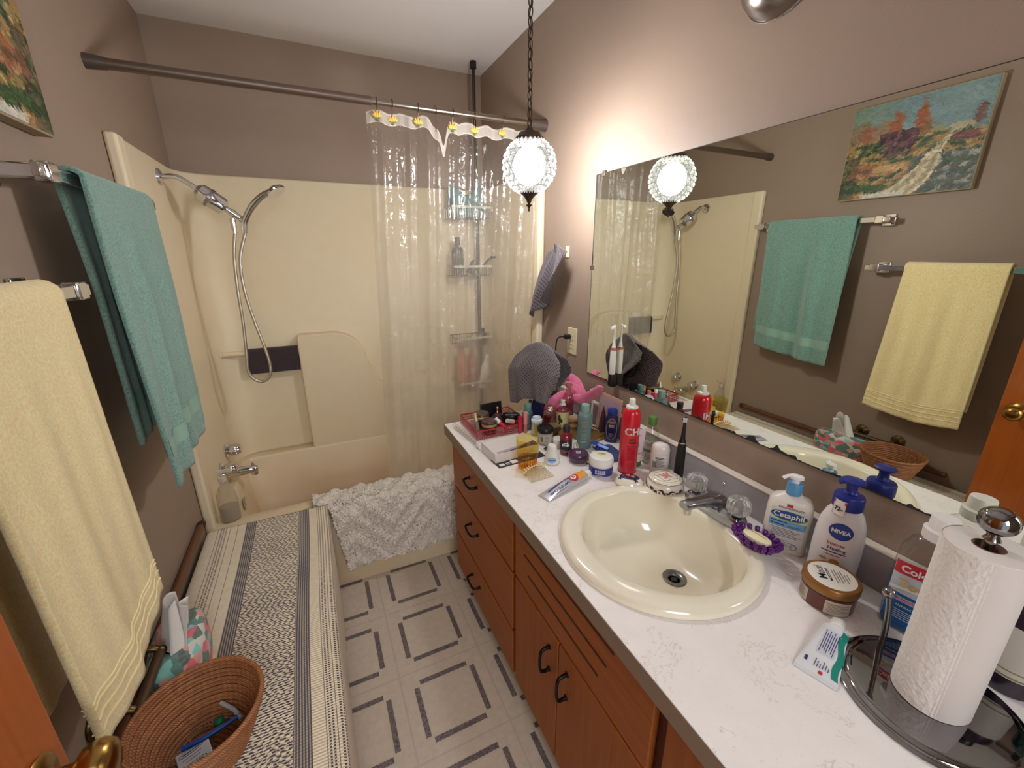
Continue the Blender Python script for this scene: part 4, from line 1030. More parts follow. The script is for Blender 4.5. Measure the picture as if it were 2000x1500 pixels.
# small cloth hanging from a wall hook
t = thing('wall_hook', 'chrome hook on the wall left of the mirror', 'hook', (WR, 1.628, 1.505), rot=(0, -PI/2, 0))
obj('hook_plate', box(-.028, .022, -.012, .012, .0003, .005), M('hook_ivory', (228, 214, 190), .4), t, bevel=.0015)
obj('hook_arm', tube([(.0, 0, .004), (.002, 0, .03), (-.002, 0, .055), (.012, 0, .068), (.028, 0, .066)], .004, 8, sm=5), CHROME, t)
def hc(i, j):
    # outline taken as a folded cloth: slanting to the left as it falls
    L = .285*j; fold = abs(((i*3) % 2)-1)
    yc = 1.608+.165*j; wd = .072+.044*math.sin(PI*min(1, j*1.1)*.8)
    Y = yc+(i-.5)*2*wd*(1-.15*j)
    Z = 1.518-L*(.80+.35*i)+.018*math.cos((i-.45)*5)*(1-j)
    X = -.032-.050*fold*min(1, .35+j)-.018*math.sin(i*7+j*2)-.020*(1-j)
    return (X, Y, Z)
g = grid(46, 40, hc)
tag(obj('waffle_cloth', g, WAF, uv=uvgrid(46, 40, .26, .30), thick=.004, ang=180), 'small grey waffle cloth hanging on the wall hook', 'cloth')

# round tabletop mirror with the larger waffle cloth thrown over it
MXc, MYc = -.235, 1.462
t = thing('makeup_mirror', 'round tabletop makeup mirror on a black stand hidden under the grey cloth', 'makeup mirror', (MXc, MYc, ZT))
obj('stand_foot', lathe([(0, 0), (.042, 0), (.044, .006), (.034, .014), (.012, .020), (0, .020)], 32), BLACK, t)
obj('stand_neck', cyl(.009, .018, .145), BLACK, t)
hd_ = obj('mirror_frame', xf(torus(.088, .008, 40, 10), rot=(0, -PI/2, 0)), BLACK, t, loc=(0, 0, .236), rot=(0, .05, .12))
obj('mirror_disc', xf(cyl(.086, -.004, .004, 40), rot=(0, PI/2, 0)), M('disc_mirror', (150, 158, 140), .03, metal=1), hd_)
def tab(t_, vals):
    q = max(0, min(.9999, t_))*(len(vals)-1); a_ = int(q); f_ = q-a_; f_ = f_*f_*(3-2*f_) if len(vals) < 4 else f_
    return vals[a_]+(vals[a_+1]-vals[a_])*f_
def wc(i, j):
    # i: near edge -> far edge (along Y); j: hem on the wall side -> ridge -> hem on the room side
    s = (j-.45)/.55 if j > .45 else (j-.45)/.45; t_ = abs(s)
    yn = tab(t_, [1.385, 1.285, 1.262, 1.270, 1.285, 1.300]); yf = tab(t_, [1.530, 1.590, 1.612, 1.612, 1.606, 1.600])
    if s < 0: yn += .10*t_; yf -= .04*t_
    Y = yn+(yf-yn)*i
    drop = tab(i, [.185, .215, .228, .235, .262, .255])*(1 if s > 0 else .86)
    cap = 1.150-.030*(abs(i-.45)*2)**2
    z_ = cap-drop*t_**1.15
    off = (.006+.034*min(1, t_*2.2)+.012*t_)+.010*math.sin(i*9+1.2)*t_+.006*math.sin(i*19+t_*2)*t_+.010*t_*math.cos(i*3.4)
    X = MXc+.016-.05*(i-.4)-(off if s > 0 else -off*.6)
    return (min(X, -.026), Y+.004*math.sin(t_*9+i*3), z_)
g = grid(60, 56, wc)
tag(obj('waffle_cloth', g, WAF, uv=uvgrid(60, 56, .30, .46), thick=.005, ang=180), 'larger grey waffle cloth draped over the makeup mirror on the counter', 'cloth')

# ------------------------------------------------------------------ toothbrush held against the mirror
t = thing('toothbrush', 'white electric toothbrush standing in a black clip on the mirror', 'toothbrush', (-.016, 1.248, 1.045))
obj('handle', lathe([(0, 0), (.0105, 0), (.0120, .004), (.0125, .05), (.0115, .095), (.007, .112), (.0052, .125), (0, .125)], 24), WHITE, t)
o_ = obj('red_collar', lathe([(.0118, .0955), (.0118, .0985), (.0100, .1060), (.0098, .1035)], 24), M('coral_accent', (190, 98, 84), .4), t)
hd_ = obj('brush_neck', lathe([(0, .12), (.0052, .122), (.0038, .140), (.0032, .180), (.004, .192), (0, .194)], 16), WHITE, t)
obj('bristles', xf(lathe([(0, 0), (.0065, 0), (.0062, .013), (0, .013)], 16, 1, 1.1), (-.003, 0, .182), (0, -PI/2, 0)), M('bristle_white', (240, 240, 236), .8), hd_)
obj('clip', join(box(-.010, .0155, -.012, .012, -.050, .001)), BLACK, t, bevel=.003)
# ------------------------------------------------------------------ things standing on the counter
def std(name, lab, cat, x_, y_, rz=None, z_=ZT+.0006, group=None):
    return thing(name, lab, cat, (x_, y_, z_), facing(x_, y_) if rz is None else rz, group)
def profobj(name, prof, m, t, sx=1, sy=1, n=2, seg=40, **kw):
    return obj(name, lathe(prof, seg, sx, sy, n, **kw), m, t)

# red hair-spray can
t = std('spray_can', 'tall glossy red spray can with a white nozzle, tallest thing behind the sink', 'spray can', -.158, .964)
RED = M('can_red', (205, 24, 44), .22, coat=.4, var=.03)
pb = [(0, 0), (.0285, 0), (.0300, .003), (.0300, .198), (.0285, .210), (.024, .220), (.0165, .226), (0, .226)]
can = profobj('can_body', pb, RED, t)
obj('base_ring', torus(.0292, .0014, 40, 8, .003), M('ring_red', (130, 16, 30), .3, metal=.5), t)
profobj('valve_cup', [(0, .222), (.0185, .222), (.0195, .226), (.0185, .230), (.012, .2335), (0, .2335)], WHITE, t)
nz = profobj('nozzle', [(0, .232), (.0095, .232), (.0100, .238), (.0092, .252), (.0078, .2545), (0, .2545)], WHITE, t)
obj('nozzle_tip', xf(cyl(.002, 0, .012, 10), (-.018, 0, .226), (0, -PI/2, 0)), BLACK, nz)
S = Surf(pb)
obj('brand_lettering', S.text('CHI', .034, .012, .150, bold=.03), M('silver_ink', (205, 200, 200), .4), can, ang=180)
DRK = M('ink_dark_red', (110, 12, 26), .5)
obj('small_lettering', join(S.lines(-.002, .026, .108, .130, 2, .006, seed=6), S.lines(-.006, .030, .050, .104, 8, .0013), S.lines(-.004, .028, .020, .044, 4, .001, seed=3)), DRK, can, ang=180)

# purple herbal tube standing on its green cap
t = std('cream_tube', 'pale pink squeeze tube standing on a green cap beside the red can', 'tube', -.106, .985)
def tubeg(h0, h1, r, top, n_=24, w_=None):
    """crimped tube standing on its cap: round at the bottom, flat at the top"""
    V_, F_ = [], []; M_ = 14; S_ = 40
    for j in range(M_+1):
        q = j/M_; z_ = h0+(h1-h0)*q; a_ = r*(1+(.35)*q); b_ = r*(1-q)**.8+.0012
        for i in range(S_):
            an = 2*PI*i/S_; V_.append((a_*math.cos(an), b_*math.sin(an), z_))
    for j in range(M_):
        for i in range(S_): F_.append((j*S_+i, j*S_+(i+1) % S_, (j+1)*S_+(i+1) % S_, (j+1)*S_+i))
    F_.append(tuple(range(S_))); F_.append(tuple(M_*S_+i for i in range(S_)))
    return V_, F_
class TS(Surf):
    def __init__(s, h0, h1, r): s.a = (h0, h1, r)
    def at(s, u, z, e=.0005):
        h0, h1, r = s.a; q = max(0, min(1, (z-h0)/(h1-h0))); A = r*(1+.35*q); B = r*(1-q)**.8+.0012
        t_ = max(-.98, min(.98, u/A)); return (u, -B*math.sqrt(1-t_*t_)-e, z)
body = obj('tube_body', tubeg(.020, .132, .0200, 0), M('pale_pink', (226, 206, 216), .4), t, ang=60)
profobj('cap', [(0, 0), (.0195, 0), (.0205, .002), (.0205, .020), (.019, .022), (0, .022)], M('cap_olive', (78, 112, 52), .4), t)
S = TS(.020, .132, .0200)
obj('orange_band', S.patch(-.019, .019, .045, .054), M('band_orange', (232, 160, 84), .5), body, ang=180)
obj('lettering', join(S.patch(-.002, .002, .118, .122, ell=True), S.patch(-.012, .014, .1115, .1128), S.lines(-.012, .012, .060, .068, 2, .001)), NAVYINK, body, ang=180)
PUR = M('lavender_ink', (104, 62, 110), .5)
obj('printed_flower', join(*[S.patch(a_-.003, a_+.003, b_-.010, b_+.010, ell=True) for a_, b_ in ((-.006, .082), (0, .090), (.006, .080), (-.003, .074))]), PUR, body, ang=180)
obj('printed_leaf', S.patch(-.006, .006, .028, .041, ell=True), PUR, body, ang=180)

# clear bottle with green cap
t = std('toner_bottle', 'clear bottle with a green cap behind the round white bottle', 'bottle', -.050, .978)
pb = [(0, 0), (.0235, 0), (.025, .004), (.025, .108), (.022, .122), (.013, .134), (.0115, .140), (.0115, .146)]
bo = profobj('bottle_body', pb, tglass('clear_bottle', (.90, .90, .86), .05), t)
profobj('liquid', [(0, .004), (.0235, .004), (.0235, .085), (0, .085)], thin('pale_liquid', (226, 224, 205), .15), t)
profobj('cap', [(0, .142), (.0140, .142), (.0145, .145), (.0145, .166), (.013, .169), (0, .169)], M('cap_green', (88, 122, 58), .4), t)
S = Surf(pb)
lbq = obj('front_label', S.patch(-.024, .024, .012, .090), M('label_sage', (206, 204, 190), .55), bo, ang=180)
obj('lettering', join(S.text('neutrogena', .007, 0, .080, bold=.01) if 0 else S.lines(-.018, .018, .070, .084, 3, .0012), S.lines(-.018, .018, .018, .040, 5, .001, seed=5)), INK, lbq, ang=180)
obj('label_stripe', S.patch(-.022, .022, .048, .058, e=.0008), M('stripe_green', (110, 128, 96), .5), lbq, ang=180)

# round white bottle lying cap-up
t = std('deodorant_stick', 'white oval bottle with a rounded clear-white cap beside the black toothbrush', 'bottle', -.082, .900)
pb = [(0, 0), (.026, 0), (.028, .004), (.0295, .05), (.0295, .076)]
bo = profobj('bottle_body', pb+[(.0285, .078), (0, .078)], M('pearl_white', (226, 218, 212), .35), t, 1, .72, 2.4)
profobj('cap', [(0, .0775), (.0285, .0775), (.0295, .080), (.0290, .094), (.024, .106), (.012, .1125), (0, .1135)], M('milky_cap', (232, 224, 218), .25, coat=.3), t, 1, .72, 2.4)
S = Surf(pb, 1, .72, 2.4)
obj('small_lettering', join(S.lines(-.014, .020, .062, .070, 2, .0022, seed=12), S.lines(-.012, .018, .034, .060, 8, .0012), S.lines(-.004, .018, .010, .028, 4, .0016, seed=8)), INK, bo, ang=180)
obj('barcode', join(*[S.patch(-.020+i*.0018, -.0192+i*.0018, .032, .054, e=.0009, nu=1) for i in range(7)]), INK, bo, ang=180)

# black electric toothbrush
t = std('toothbrush', 'black electric toothbrush standing upright at the sink rim', 'toothbrush', -.060, .838)
profobj('handle', [(0, 0), (.0135, 0), (.0145, .004), (.0145, .05), (.0138, .110), (.0110, .135), (.0082, .146), (0, .146)], BLACK, t)
profobj('silver_ring', [(.0112, .134), (.0116, .1355), (.0112, .137)], CHROME, t)
hd_ = profobj('brush_neck', [(0, .143), (.0075, .145), (.0058, .165), (.0045, .195), (.0052, .205), (0, .208)], BLACK, t, seg=20)
obj('brush_head', xf(cyl(.0078, -.004, .004, 20), (0, -.001, .212), (PI/2, 0, 0)), BLACK, hd_)
obj('bristles', join(*[xf(cyl(.0014, 0, .009, 8), (dx, -.004, .212+dz), (PI/2, 0, 0)) for dx in (-.0045, -.0015, .0015, .0045) for dz in (-.004, -.001, .002, .005)]), M('bristle_mix', (225, 228, 228), .7), hd_)

# porcelain boxes
POR2 = M('cream_porcelain', (238, 230, 214), .12, coat=.6)
t = std('porcelain_egg', 'small egg-shaped porcelain trinket box with a dark floral top', 'trinket box', -.222, .878)
pb = [(0, 0), (.022, .0), (.034, .004), (.040, .0125), (.0405, .0165), (.037, .026), (.028, .034), (.016, .0385), (0, .040)]
profobj('box_base', [(0, 0), (.022, .0), (.034, .004), (.0402, .0130), (.0402, .0155), (0, .0155)], POR2, t, 1.08, .84)
lidp = [(.0405, .0160), (.037, .026), (.028, .034), (.016, .0385), (0, .040)]
ld_ = profobj('lid', lidp+[(0, .016)][:0], POR2, t, 1.08, .84)
obj('seam', torus(.0404, .0009, 48, 6, .0158, 1.08, .84), GOLD, t)
def top_at(pr_, sx, sy, x_, y_, e):
    rr = math.hypot(x_/sx, y_/sy); P = sorted(pr_, key=lambda q: q[0])
    z_ = P[0][1]
    for (r0, z0), (r1, z1) in zip(P, P[1:]):
        if r0 <= rr <= r1+1e-9 and r1 > r0: z_ = z0+(z1-z0)*(rr-r0)/(r1-r0)
    return (x_, y_, z_+e)
def blob(pr_, sx, sy, cx_, cy_, w_, h_, e=.0006, rot=0, petals=0):
    def f(i, j):
        a = 2*PI*i; r_ = j*(1+(.35*math.cos(petals*a) if petals else 0))
        x_, y_ = w_*r_*math.cos(a), h_*r_*math.sin(a)
        return top_at(pr_, sx, sy, cx_+x_*math.cos(rot)-y_*math.sin(rot), cy_+x_*math.sin(rot)+y_*math.cos(rot), e)
    return grid(32, 5, f)
MAR = M('maroon_print', (84, 30, 46), .3); NAV = M('navy_print', (44, 38, 84), .3); PNK = M('rose_print', (206, 130, 132), .3); GLD = M('gilt_print', (190, 142, 84), .35)
obj('medallion', blob(lidp, 1.08, .84, 0, 0, .030, .019), NAV, ld_, ang=180)
obj('medallion_rose', join(blob(lidp, 1.08, .84, 0, 0, .022, .013, .0009), blob(lidp, 1.08, .84, -.018, .0, .006, .006, .0009)), MAR, ld_, ang=180)
obj('petals', join(blob(lidp, 1.08, .84, -.005, .002, .007, .006, .0012, 0, 5), blob(lidp, 1.08, .84, .010, -.003, .006, .005, .0012, 0, 5), blob(lidp, 1.08, .84, -.018, -.002, .003, .003, .0012)), PNK, ld_, ang=180)
obj('side_bows', join(blob(lidp, 1.08, .84, -.026, -.010, .006, .005, .0008, 0, 4), blob(lidp, 1.08, .84, .018, -.017, .006, .005, .0008, 0, 4)), NAV, ld_, ang=180)
t = std('porcelain_box', 'round lidded porcelain box with a pink flower on its lid', 'trinket box', -.142, .812)
pb = [(0, 0), (.034, 0), (.044, .004), (.053, .016), (.0545, .026), (.052, .036), (.047, .041), (0, .041)]
bo = profobj('box_base', pb, POR2, t, 1, .92)
lidp = [(.0475, .0415), (.050, .0430), (.0485, .0480), (.043, .0520), (.025, .0545), (0, .055)]
ld_ = profobj('lid', lidp, POR2, t, 1, .92)
obj('lid_line', join(torus(.0492, .0007, 56, 6, .0460, 1, .92)), MAR, ld_)
lt = [(0, .055), (.025, .0545), (.043, .0520), (.0485, .0480)]
def ringline(r_, amp, np_, e=.0005, w_=.0005):
    pts = []
    for i in range(96):
        a = 2*PI*i/96; rr = r_*(1+amp*math.cos(np_*a)); pts.append(top_at(lt, 1, .92, rr*math.cos(a), rr*.92*math.sin(a), e))
    return tube(pts, w_, 5, closed=True)
obj('scroll_line', ringline(.029, .16, 4), M('grey_print', (96, 88, 92), .4), ld_)
obj('gilt_line', ringline(.0395, .0, 4, w_=.0004), GLD, ld_)
obj('pink_flower', join(blob(lt, 1, .92, 0, 0, .012, .011, .0006, 0, 5), blob(lt, 1, .92, 0, .016, .004, .005, .0006), blob(lt, 1, .92, -.016, -.002, .006, .003, .0006), blob(lt, 1, .92, .016, -.002, .006, .003, .0006), blob(lt, 1, .92, 0, -.014, .004, .006, .0006)), PNK, ld_, ang=180)
S = Surf(pb, 1, .92)
gg = []; g2 = []; g3 = []
def sidepatch(a0, a1, z0, z1, e):
    def f(i, j):
        a = a0+(a1-a0)*i; z_ = z0+(z1-z0)*j; r_ = S.r(z_)+e; return (r_*math.cos(a), r_*.92*math.sin(a), z_)
    return grid(14, 6, f)
def sideblob(a, z_, wa, hz, e):
    def f(i, j):
        th = 2*PI*i; aa = a+wa*j*math.cos(th); zz_ = z_+hz*j*math.sin(th); r_ = S.r(zz_)+e; return (r_*math.cos(aa), r_*.92*math.sin(aa), zz_)
    return grid(20, 3, f)
obj('painted_band', join(*[sideblob(i*2*PI/22, .0205+.003*math.cos(i*PI), .17, .0075, .0005) for i in range(22)]), NAV, bo, ang=180)
obj('painted_medallions', join(*[sideblob(i*2*PI/9+.3, .0195, .145, .0072, .0009) for i in range(9)]), POR2, bo, ang=180)
obj('painted_sprigs', join(*[sideblob(i*2*PI/9+.3+PI/9, .021, .075, .0045, .0010) for i in range(9)]), GLD, bo, ang=180)
obj('medallion_marks', join(*[sideblob(i*2*PI/9+.3, .0195, .05, .0035, .0012) for i in range(9)]), M('brown_print', (120, 70, 52), .4), bo, ang=180)

# white and blue jar
t = std('cream_jar', 'white-lidded jar with a dark blue label, in front of the red can', 'jar', -.246, .990)
pb = [(0, 0), (.036, 0), (.0385, .003), (.0385, .034), (.036, .037), (0, .037)]
bo = profobj('jar_body', pb, M('jar_lavender', (206, 202, 216), .3), t)
profobj('lid', [(0, .036), (.0385, .036), (.0400, .038), (.0400, .054), (.037, .062), (.028, .0655), (0, .0665)], WHITE, t)
S = Surf(pb)
obj('wrap_label', lathe([(.0390, .005), (.0390, .033)], 48), M('label_blue', (52, 58, 140), .4), bo)
obj('lettering', join(*[S.patch(-.017+.0068*i_+.001*(i_ % 2), -.0115+.0068*i_, z0_, z0_+.0062, e=.001) for i_ in range(5) for z0_ in (.0205, .0125)], S.lines(-.014, .014, .006, .010, 1, .0016, e=.001)), M('ink_silver', (196, 190, 208), .45), bo, ang=180)
LTP = [(0, .0665), (.028, .0655), (.037, .062)]
gL = blob(LTP, 1, 1, .000, .004, .015, .011, .0004)
lbl = obj('lid_sticker', gL, M('sticker_yellow', (214, 208, 120), .5), t, ang=180)
obj('printed_mark', tube([(-.009, .005, .0677), (-.003, .007, .0677), (.003, .003, .0677), (.009, .005, .0677)], .0007, 5, sm=4), INK, lbl)

# purple flat jar
t = std('balm_jar', 'low dark purple jar with a barcode on its lid', 'jar', -.266, 1.092)
DPU = M('deep_purple', (74, 38, 72), .28, coat=.3)
profobj('jar_body', [(0, 0), (.028, 0), (.031, .004), (.0315, .014), (0, .014)], tglass('clear_jar_base', (.78, .70, .78), .08), t)
profobj('lid', [(0, .0145), (.0345, .0145), (.0360, .017), (.0360, .028), (.034, .0315), (.030, .0325), (0, .0325)], DPU, t)
sp_ = obj('sticker', cbox(.016, .018, .0005, (0, 0, .0326)), M('sticker_lilac', (222, 206, 222), .5), t, rot=(0, 0, .15))
obj('barcode', join(*[cbox(.0007+.0004*(i % 2), .013, .0003, (-.006+i*.002, 0, .0331)) for i in range(7)]), PUR, sp_)

# white drop-shaped bottle with blue oval
t = std('deodorant_bottle', 'small white tapering bottle with a pale blue oval', 'bottle', -.356, 1.120)
pb = [(0, 0), (.0245, 0), (.0265, .003), (.0270, .014), (.0225, .034), (.0165, .050)]
bo = profobj('bottle_body', pb+[(0, .050)], WHITE, t, 1, .8)
profobj('cap', [(0, .0495), (.0168, .0495), (.0172, .052), (.0150, .0655), (.013, .068), (0, .068)], WHITE, t, 1, .85)
S = Surf(pb, 1, .8)
obj('blue_oval', S.patch(-.016, .016, .008, .028, ell=True), M('oval_blue', (148, 186, 220), .4), bo, ang=180)
obj('oval_band', S.patch(-.010, .013, .016, .021, e=.0009), M('oval_blue_dark', (92, 130, 190), .4), bo, ang=180)

# dark red bottle with a black label
t = std('lotion_bottle', 'dark red bottle with a black cap and black label', 'bottle', -.274, 1.160)
pb = [(0, 0), (.0205, 0), (.0220, .003), (.0220, .066), (.0190, .076), (.0115, .083), (.0110, .088)]
bo = profobj('bottle_body', pb+[(0, .088)], M('wine_red', (132, 20, 36), .15, coat=.6), t)
profobj('cap', [(0, .086), (.0125, .086), (.0130, .088), (.0130, .1085), (.0115, .111), (0, .111)], M('cap_aubergine', (46, 34, 50), .4), t)
S = Surf(pb)
lbq = obj('front_label', S.patch(-.030, .030, .012, .058), M('label_black', (44, 38, 42), .6), bo, ang=180)
obj('brand_lettering', join(*[S.patch(-.014+.0055*i_, -.0100+.0055*i_, .036+.001*(i_ % 3), .044+.0012*((i_+1) % 3), e=.0012, nu=4, nv=2) for i_ in range(5)], S.patch(-.008, .004, .047, .0500, e=.0012), S.patch(.004, .007, .047, .055, e=.0012, nu=2)), WINK, lbq, ang=180)
obj('label_band', S.patch(-.029, .029, .013, .021, e=.0008), M('label_band_grey', (112, 102, 106), .6), lbq, ang=180)

# amber tumbler
t = std('amber_tumbler', 'amber glass tumbler a third full, with a fluted foot', 'tumbler', -.449, 1.124)
AMB = tglass('amber_glass', (.965, .90, .60), .02)
profobj('glass', [(0, .0005), (.027, .0005), (.030, .004), (.0345, .035), (.0375, .070), (.0385, .098), (.0380, .110), (.0370, .1115), (.0355, .110), (.0360, .098), (.0350, .070), (.0320, .036), (.0280, .012), (0, .010)], AMB, t, seg=64)
obj('flutes', join(*[xf(lathe([(0, 0), (.0022, .003), (.0026, .018), (.0016, .030), (0, .034)], 8), (.0305*math.cos(a), .0305*math.sin(a), .004)) for a in [2*PI*i/20 for i in range(20)]]), tglass('amber_flute', (.93, .72, .28), .03), t)
profobj('water', [(0, .0105), (.0275, .0125), (.0312, .036), (.0318, .040), (0, .040)], tglass('amber_water', (.94, .76, .30), .02), t, seg=48)

# white carton with purple swash and the dark card under it
t = thing('small_carton', 'long white carton with a purple swash, lying by the amber tumbler', 'carton', (-.4605, 1.262, ZT+.0012), .06)
CAR = M('carton_white', (224, 218, 214), .45)
cb = obj('carton', cbox(.178, .142, .036, (0, 0, 0)) if 0 else box(-.080, .098, -.062, .052, 0, .034), CAR, t, bevel=.0008, bseg=1)
def swash(i, j):
    x_ = -.045+.14*i; lo = -.0615; hi = lo+.002+.036*i**1.3*(1)
    return (x_, lo+(hi-lo)*j, .0343)
obj('swash', grid(20, 3, swash), M('swash_purple', (96, 66, 130), .45), cb, ang=180)
obj('grey_band', grid(20, 3, lambda i, j: (-.070+.165*i, -.0615+.026*j*(.5+.5*i)+.010*i, .03425)), M('band_lilac', (178, 166, 176), .45), cb, ang=180)
t = thing('dark_card', 'dark printed card lying under the white carton', 'card', (-.450, 1.205, ZT+.0004), .06)
cb = obj('card', box(-.090, .098, -.040, .028, 0, .0007), M('card_navy', (44, 40, 56), .4), t)
obj('printed_boxes', join(box(-.035, -.010, -.032, -.010, .0007, .0009), box(-.080, -.062, -.030, -.016, .0007, .0009), box(-.056, -.040, -.022, -.018, .0007, .0009), box(-.056, -.042, -.030, -.027, .0007, .0009), box(.010, .050, -.030, -.027, .0007, .0009), box(.010, .040, -.022, -.019, .0007, .0009)), WINK, cb)

# toothpaste tube lying in front of the sink
def lying_tube(parent, L, w0, w1, h, m_, n_=28):
    """tube along +X: crimped flat end at x=0, round shoulder at x=L"""
    V_, F_ = [], []; S_ = 24
    for j in range(n_+1):
        q = j/n_; x_ = L*q; hw = (w0+(w1-w0)*q)/2; hh = .0008+h/2*min(1, q*1.25)**.8
        zc_ = hh+.0004
        for i in range(S_):
            a = 2*PI*i/S_; V_.append((x_, hw*math.cos(a), zc_+hh*math.sin(a)+.0012*noise.noise(Vector((x_*60, a, 3)))*min(1, q*3)))
    for j in range(n_):
        for i in range(S_): F_.append((j*S_+i, j*S_+(i+1) % S_, (j+1)*S_+(i+1) % S_, (j+1)*S_+i))
    F_.append(tuple(range(S_))); F_.append(tuple(n_*S_+i for i in range(S_)))
    return obj('tube_body', (V_, F_), m_, parent, ang=60)
def tube_top(L, w0, w1, h):
    def f(x_, y_, e=.0010):
        q = max(0, min(1, x_/L)); hw = (w0+(w1-w0)*q)/2; hh = .0008+h/2*min(1, q*1.25)**.8
        t_ = max(-.95, min(.95, y_/hw)); return (x_, y_, hh+.0004+hh*math.sqrt(1-t_*t_)+e)
    return f
def mapg(g_, f): return [f(a, b) for a, b, _ in g_[0]], g_[1]
def rectg(x0, x1, y0, y1, nu=20, nv=6): return grid(nu, nv, lambda i, j: (x0+(x1-x0)*i, y0+(y1-y0)*j, 0))
p0 = Vector((-.488, .936, ZT+.0008)); p1 = Vector((-.300, .985, ZT)); rz = math.atan2(p1.y-p0.y, p1.x-p0.x)
t = thing('toothpaste_tube', 'silver and orange toothpaste tube lying in front of the sink', 'toothpaste', tuple(p0), rz)
SIL = M('foil_silver', (206, 204, 210), .25, metal=.45)
L_ = .175; bo = lying_tube(t, L_, .046, .036, .026, SIL); tf = tube_top(L_, .046, .036, .026)
obj('crimp', box(-.006, .006, -.0228, .0228, .0002, .0018), SIL, t, bevel=.0004)
profc = lathe([(0, 0), (.010, 0), (.0115, .004), (.0115, .022), (.0095, .025), (0, .025)], 28, flute=.02, nf=18)
obj('cap', xf(profc, (L_+.001, 0, .0135), (0, PI/2, 0)), WHITE, t)
obj('orange_panel', mapg(rectg(.128, .170, -.017, .017), lambda a, b: tf(a, b, .0004)), M('panel_orange', (240, 160, 50), .35), bo, ang=180)
ft = lambda x_, y_: tf(x_, y_, .0010)
obj('blue_stripe', mapg(grid(20, 4, lambda i, j: (.02+.105*i, .004+.006*math.sin(i*2.2)+.006*j, 0)), lambda a, b: tf(a, b, .0006)), M('stripe_blue', (56, 48, 150), .35), bo, ang=180)
def disc(cx_, cy_, r_): return grid(30, 3, lambda i, j: (cx_+r_*j*math.cos(2*PI*i), cy_+r_*j*math.sin(2*PI*i), 0))
dd = obj('red_roundel', mapg(disc(.122, .0, .0165), lambda a, b: tf(a, b, .0009)), M('roundel_red', (196, 34, 44), .4), bo, ang=180)
obj('roundel_ring', mapg(disc(.122, .0, .0095), lambda a, b: tf(a, b, .0012)), WINK, dd, ang=180)
obj('hammer_arm', join(mapg(rectg(.118, .1215, -.006, .005, 2, 4), lambda a, b: tf(a, b, .0015)), mapg(rectg(.118, .127, .002, .006, 4, 2), lambda a, b: tf(a, b, .0015)), mapg(disc(.125, -.002, .0025), lambda a, b: tf(a, b, .0015))), REDINK, dd, ang=180)
def lay(string, size, x_, y_, rot_, bold=.02):
    V_, F_ = glyphs(string, size, bold); c_, s_ = math.cos(rot_), math.sin(rot_)
    return [(x_+a*c_-b*s_, y_+a*s_+b*c_, 0) for a, b, _ in V_], F_
obj('lettering', join(mapg(lay('COMPLETE CARE', .0125, .065, -.006, PI), lambda a, b: tf(a, b, .0010)), mapg(rectg(.030, .080, -.0165, -.0155), lambda a, b: tf(a, b, .001))), NAVYINK, bo, ang=180)

# pearl hair comb
t = thing('hair_comb', 'clear hair comb with a row of pearls beside the amber tumbler', 'hair comb', (-.442, 1.050, ZT+.001), -.02)
CB = thin('comb_clear', (226, 208, 170), .42, .15)
obj('comb', join(tube([(-.042, .026, .004), (-.02, .038, .010), (0, .042, .012), (.02, .044, .010), (.040, .042, .004)], .0028, 8, sm=5), *[tube([(-.040+.0042*i, .027+.016*min(1, i/9), .004+.006*math.sin(PI*i/19)), (-.040+.0044*i, -.006+.006*i/19, .004), (-.040+.0044*i, -.022+.004*i/19, .0012)], .0009, 5) for i in range(20)]), CB, t)
PRL = M('pearl', (232, 214, 176), .2, coat=.6)
for i in range(11):
    q = i/10; x_ = -.044+.088*q; pe = obj('pearl', ball(.0042, (x_, .027+.017*math.sin(min(1, q*1.4)*PI/2), .012+.008*math.sin(PI*q)), 12), PRL, t)
for i in range(9):
    q = i/8; x_ = -.038+.076*q; obj('pearl', ball(.0028, (x_, .034+.015*math.sin(min(1, q*1.4)*PI/2), .019+.006*math.sin(PI*q)), 10), PRL, t)

# jars and bottles of the back rows
t = std('supplement_jar', 'squat pale jar with a wide black lid behind the dark red bottle', 'jar', -.296, 1.272)
pb = [(0, 0), (.027, 0), (.029, .003), (.029, .048), (0, .048)]
bo = profobj('jar_body', pb, M('jar_grey', (176, 168, 158), .35), t)
profobj('lid', [(0, .046), (.030, .046), (.0315, .048), (.0315, .062), (.029, .065), (.025, .064), (0, .064)], BLACK, t)
S = Surf(pb); lbq = obj('front_label', S.patch(-.034, .034, .006, .040), M('label_greige', (200, 192, 180), .6), bo, ang=180)
obj('printed_lines', join(S.patch(-.018, -.008, .014, .034, e=.001), S.patch(-.002, .016, .030, .034, e=.001), S.lines(-.002, .020, .012, .028, 4, .001)), M('print_grey', (120, 112, 106), .6), lbq, ang=180)
t = std('small_jar', 'small white cream jar between the black-lidded jar and the dark red bottle', 'jar', -.268, 1.216)
profobj('jar_body', [(0, 0), (.020, 0), (.0215, .003), (.0215, .020), (0, .020)], M('jar_blush', (206, 190, 194), .35), t)
profobj('lid', [(0, .0195), (.0225, .0195), (.0230, .021), (.0230, .033), (.0215, .035), (0, .035)], WHITE, t)
t = std('vitamin_bottle', 'small pale bottle with yellow label and white cap by the red wire tray', 'bottle', -.290, 1.352)
pb = [(0, 0), (.0195, 0), (.021, .003), (.021, .050), (.018, .056), (0, .056)]
bo = profobj('bottle_body', pb, M('jar_grey', (176, 168, 158), .35), t)
profobj('cap', [(0, .055), (.0205, .055), (.0225, .057), (.0225, .066), (.017, .069), (.0165, .076), (.012, .077), (.010, .074), (0, .074)], M('cap_bluewhite', (214, 224, 234), .3, coat=.3), t)
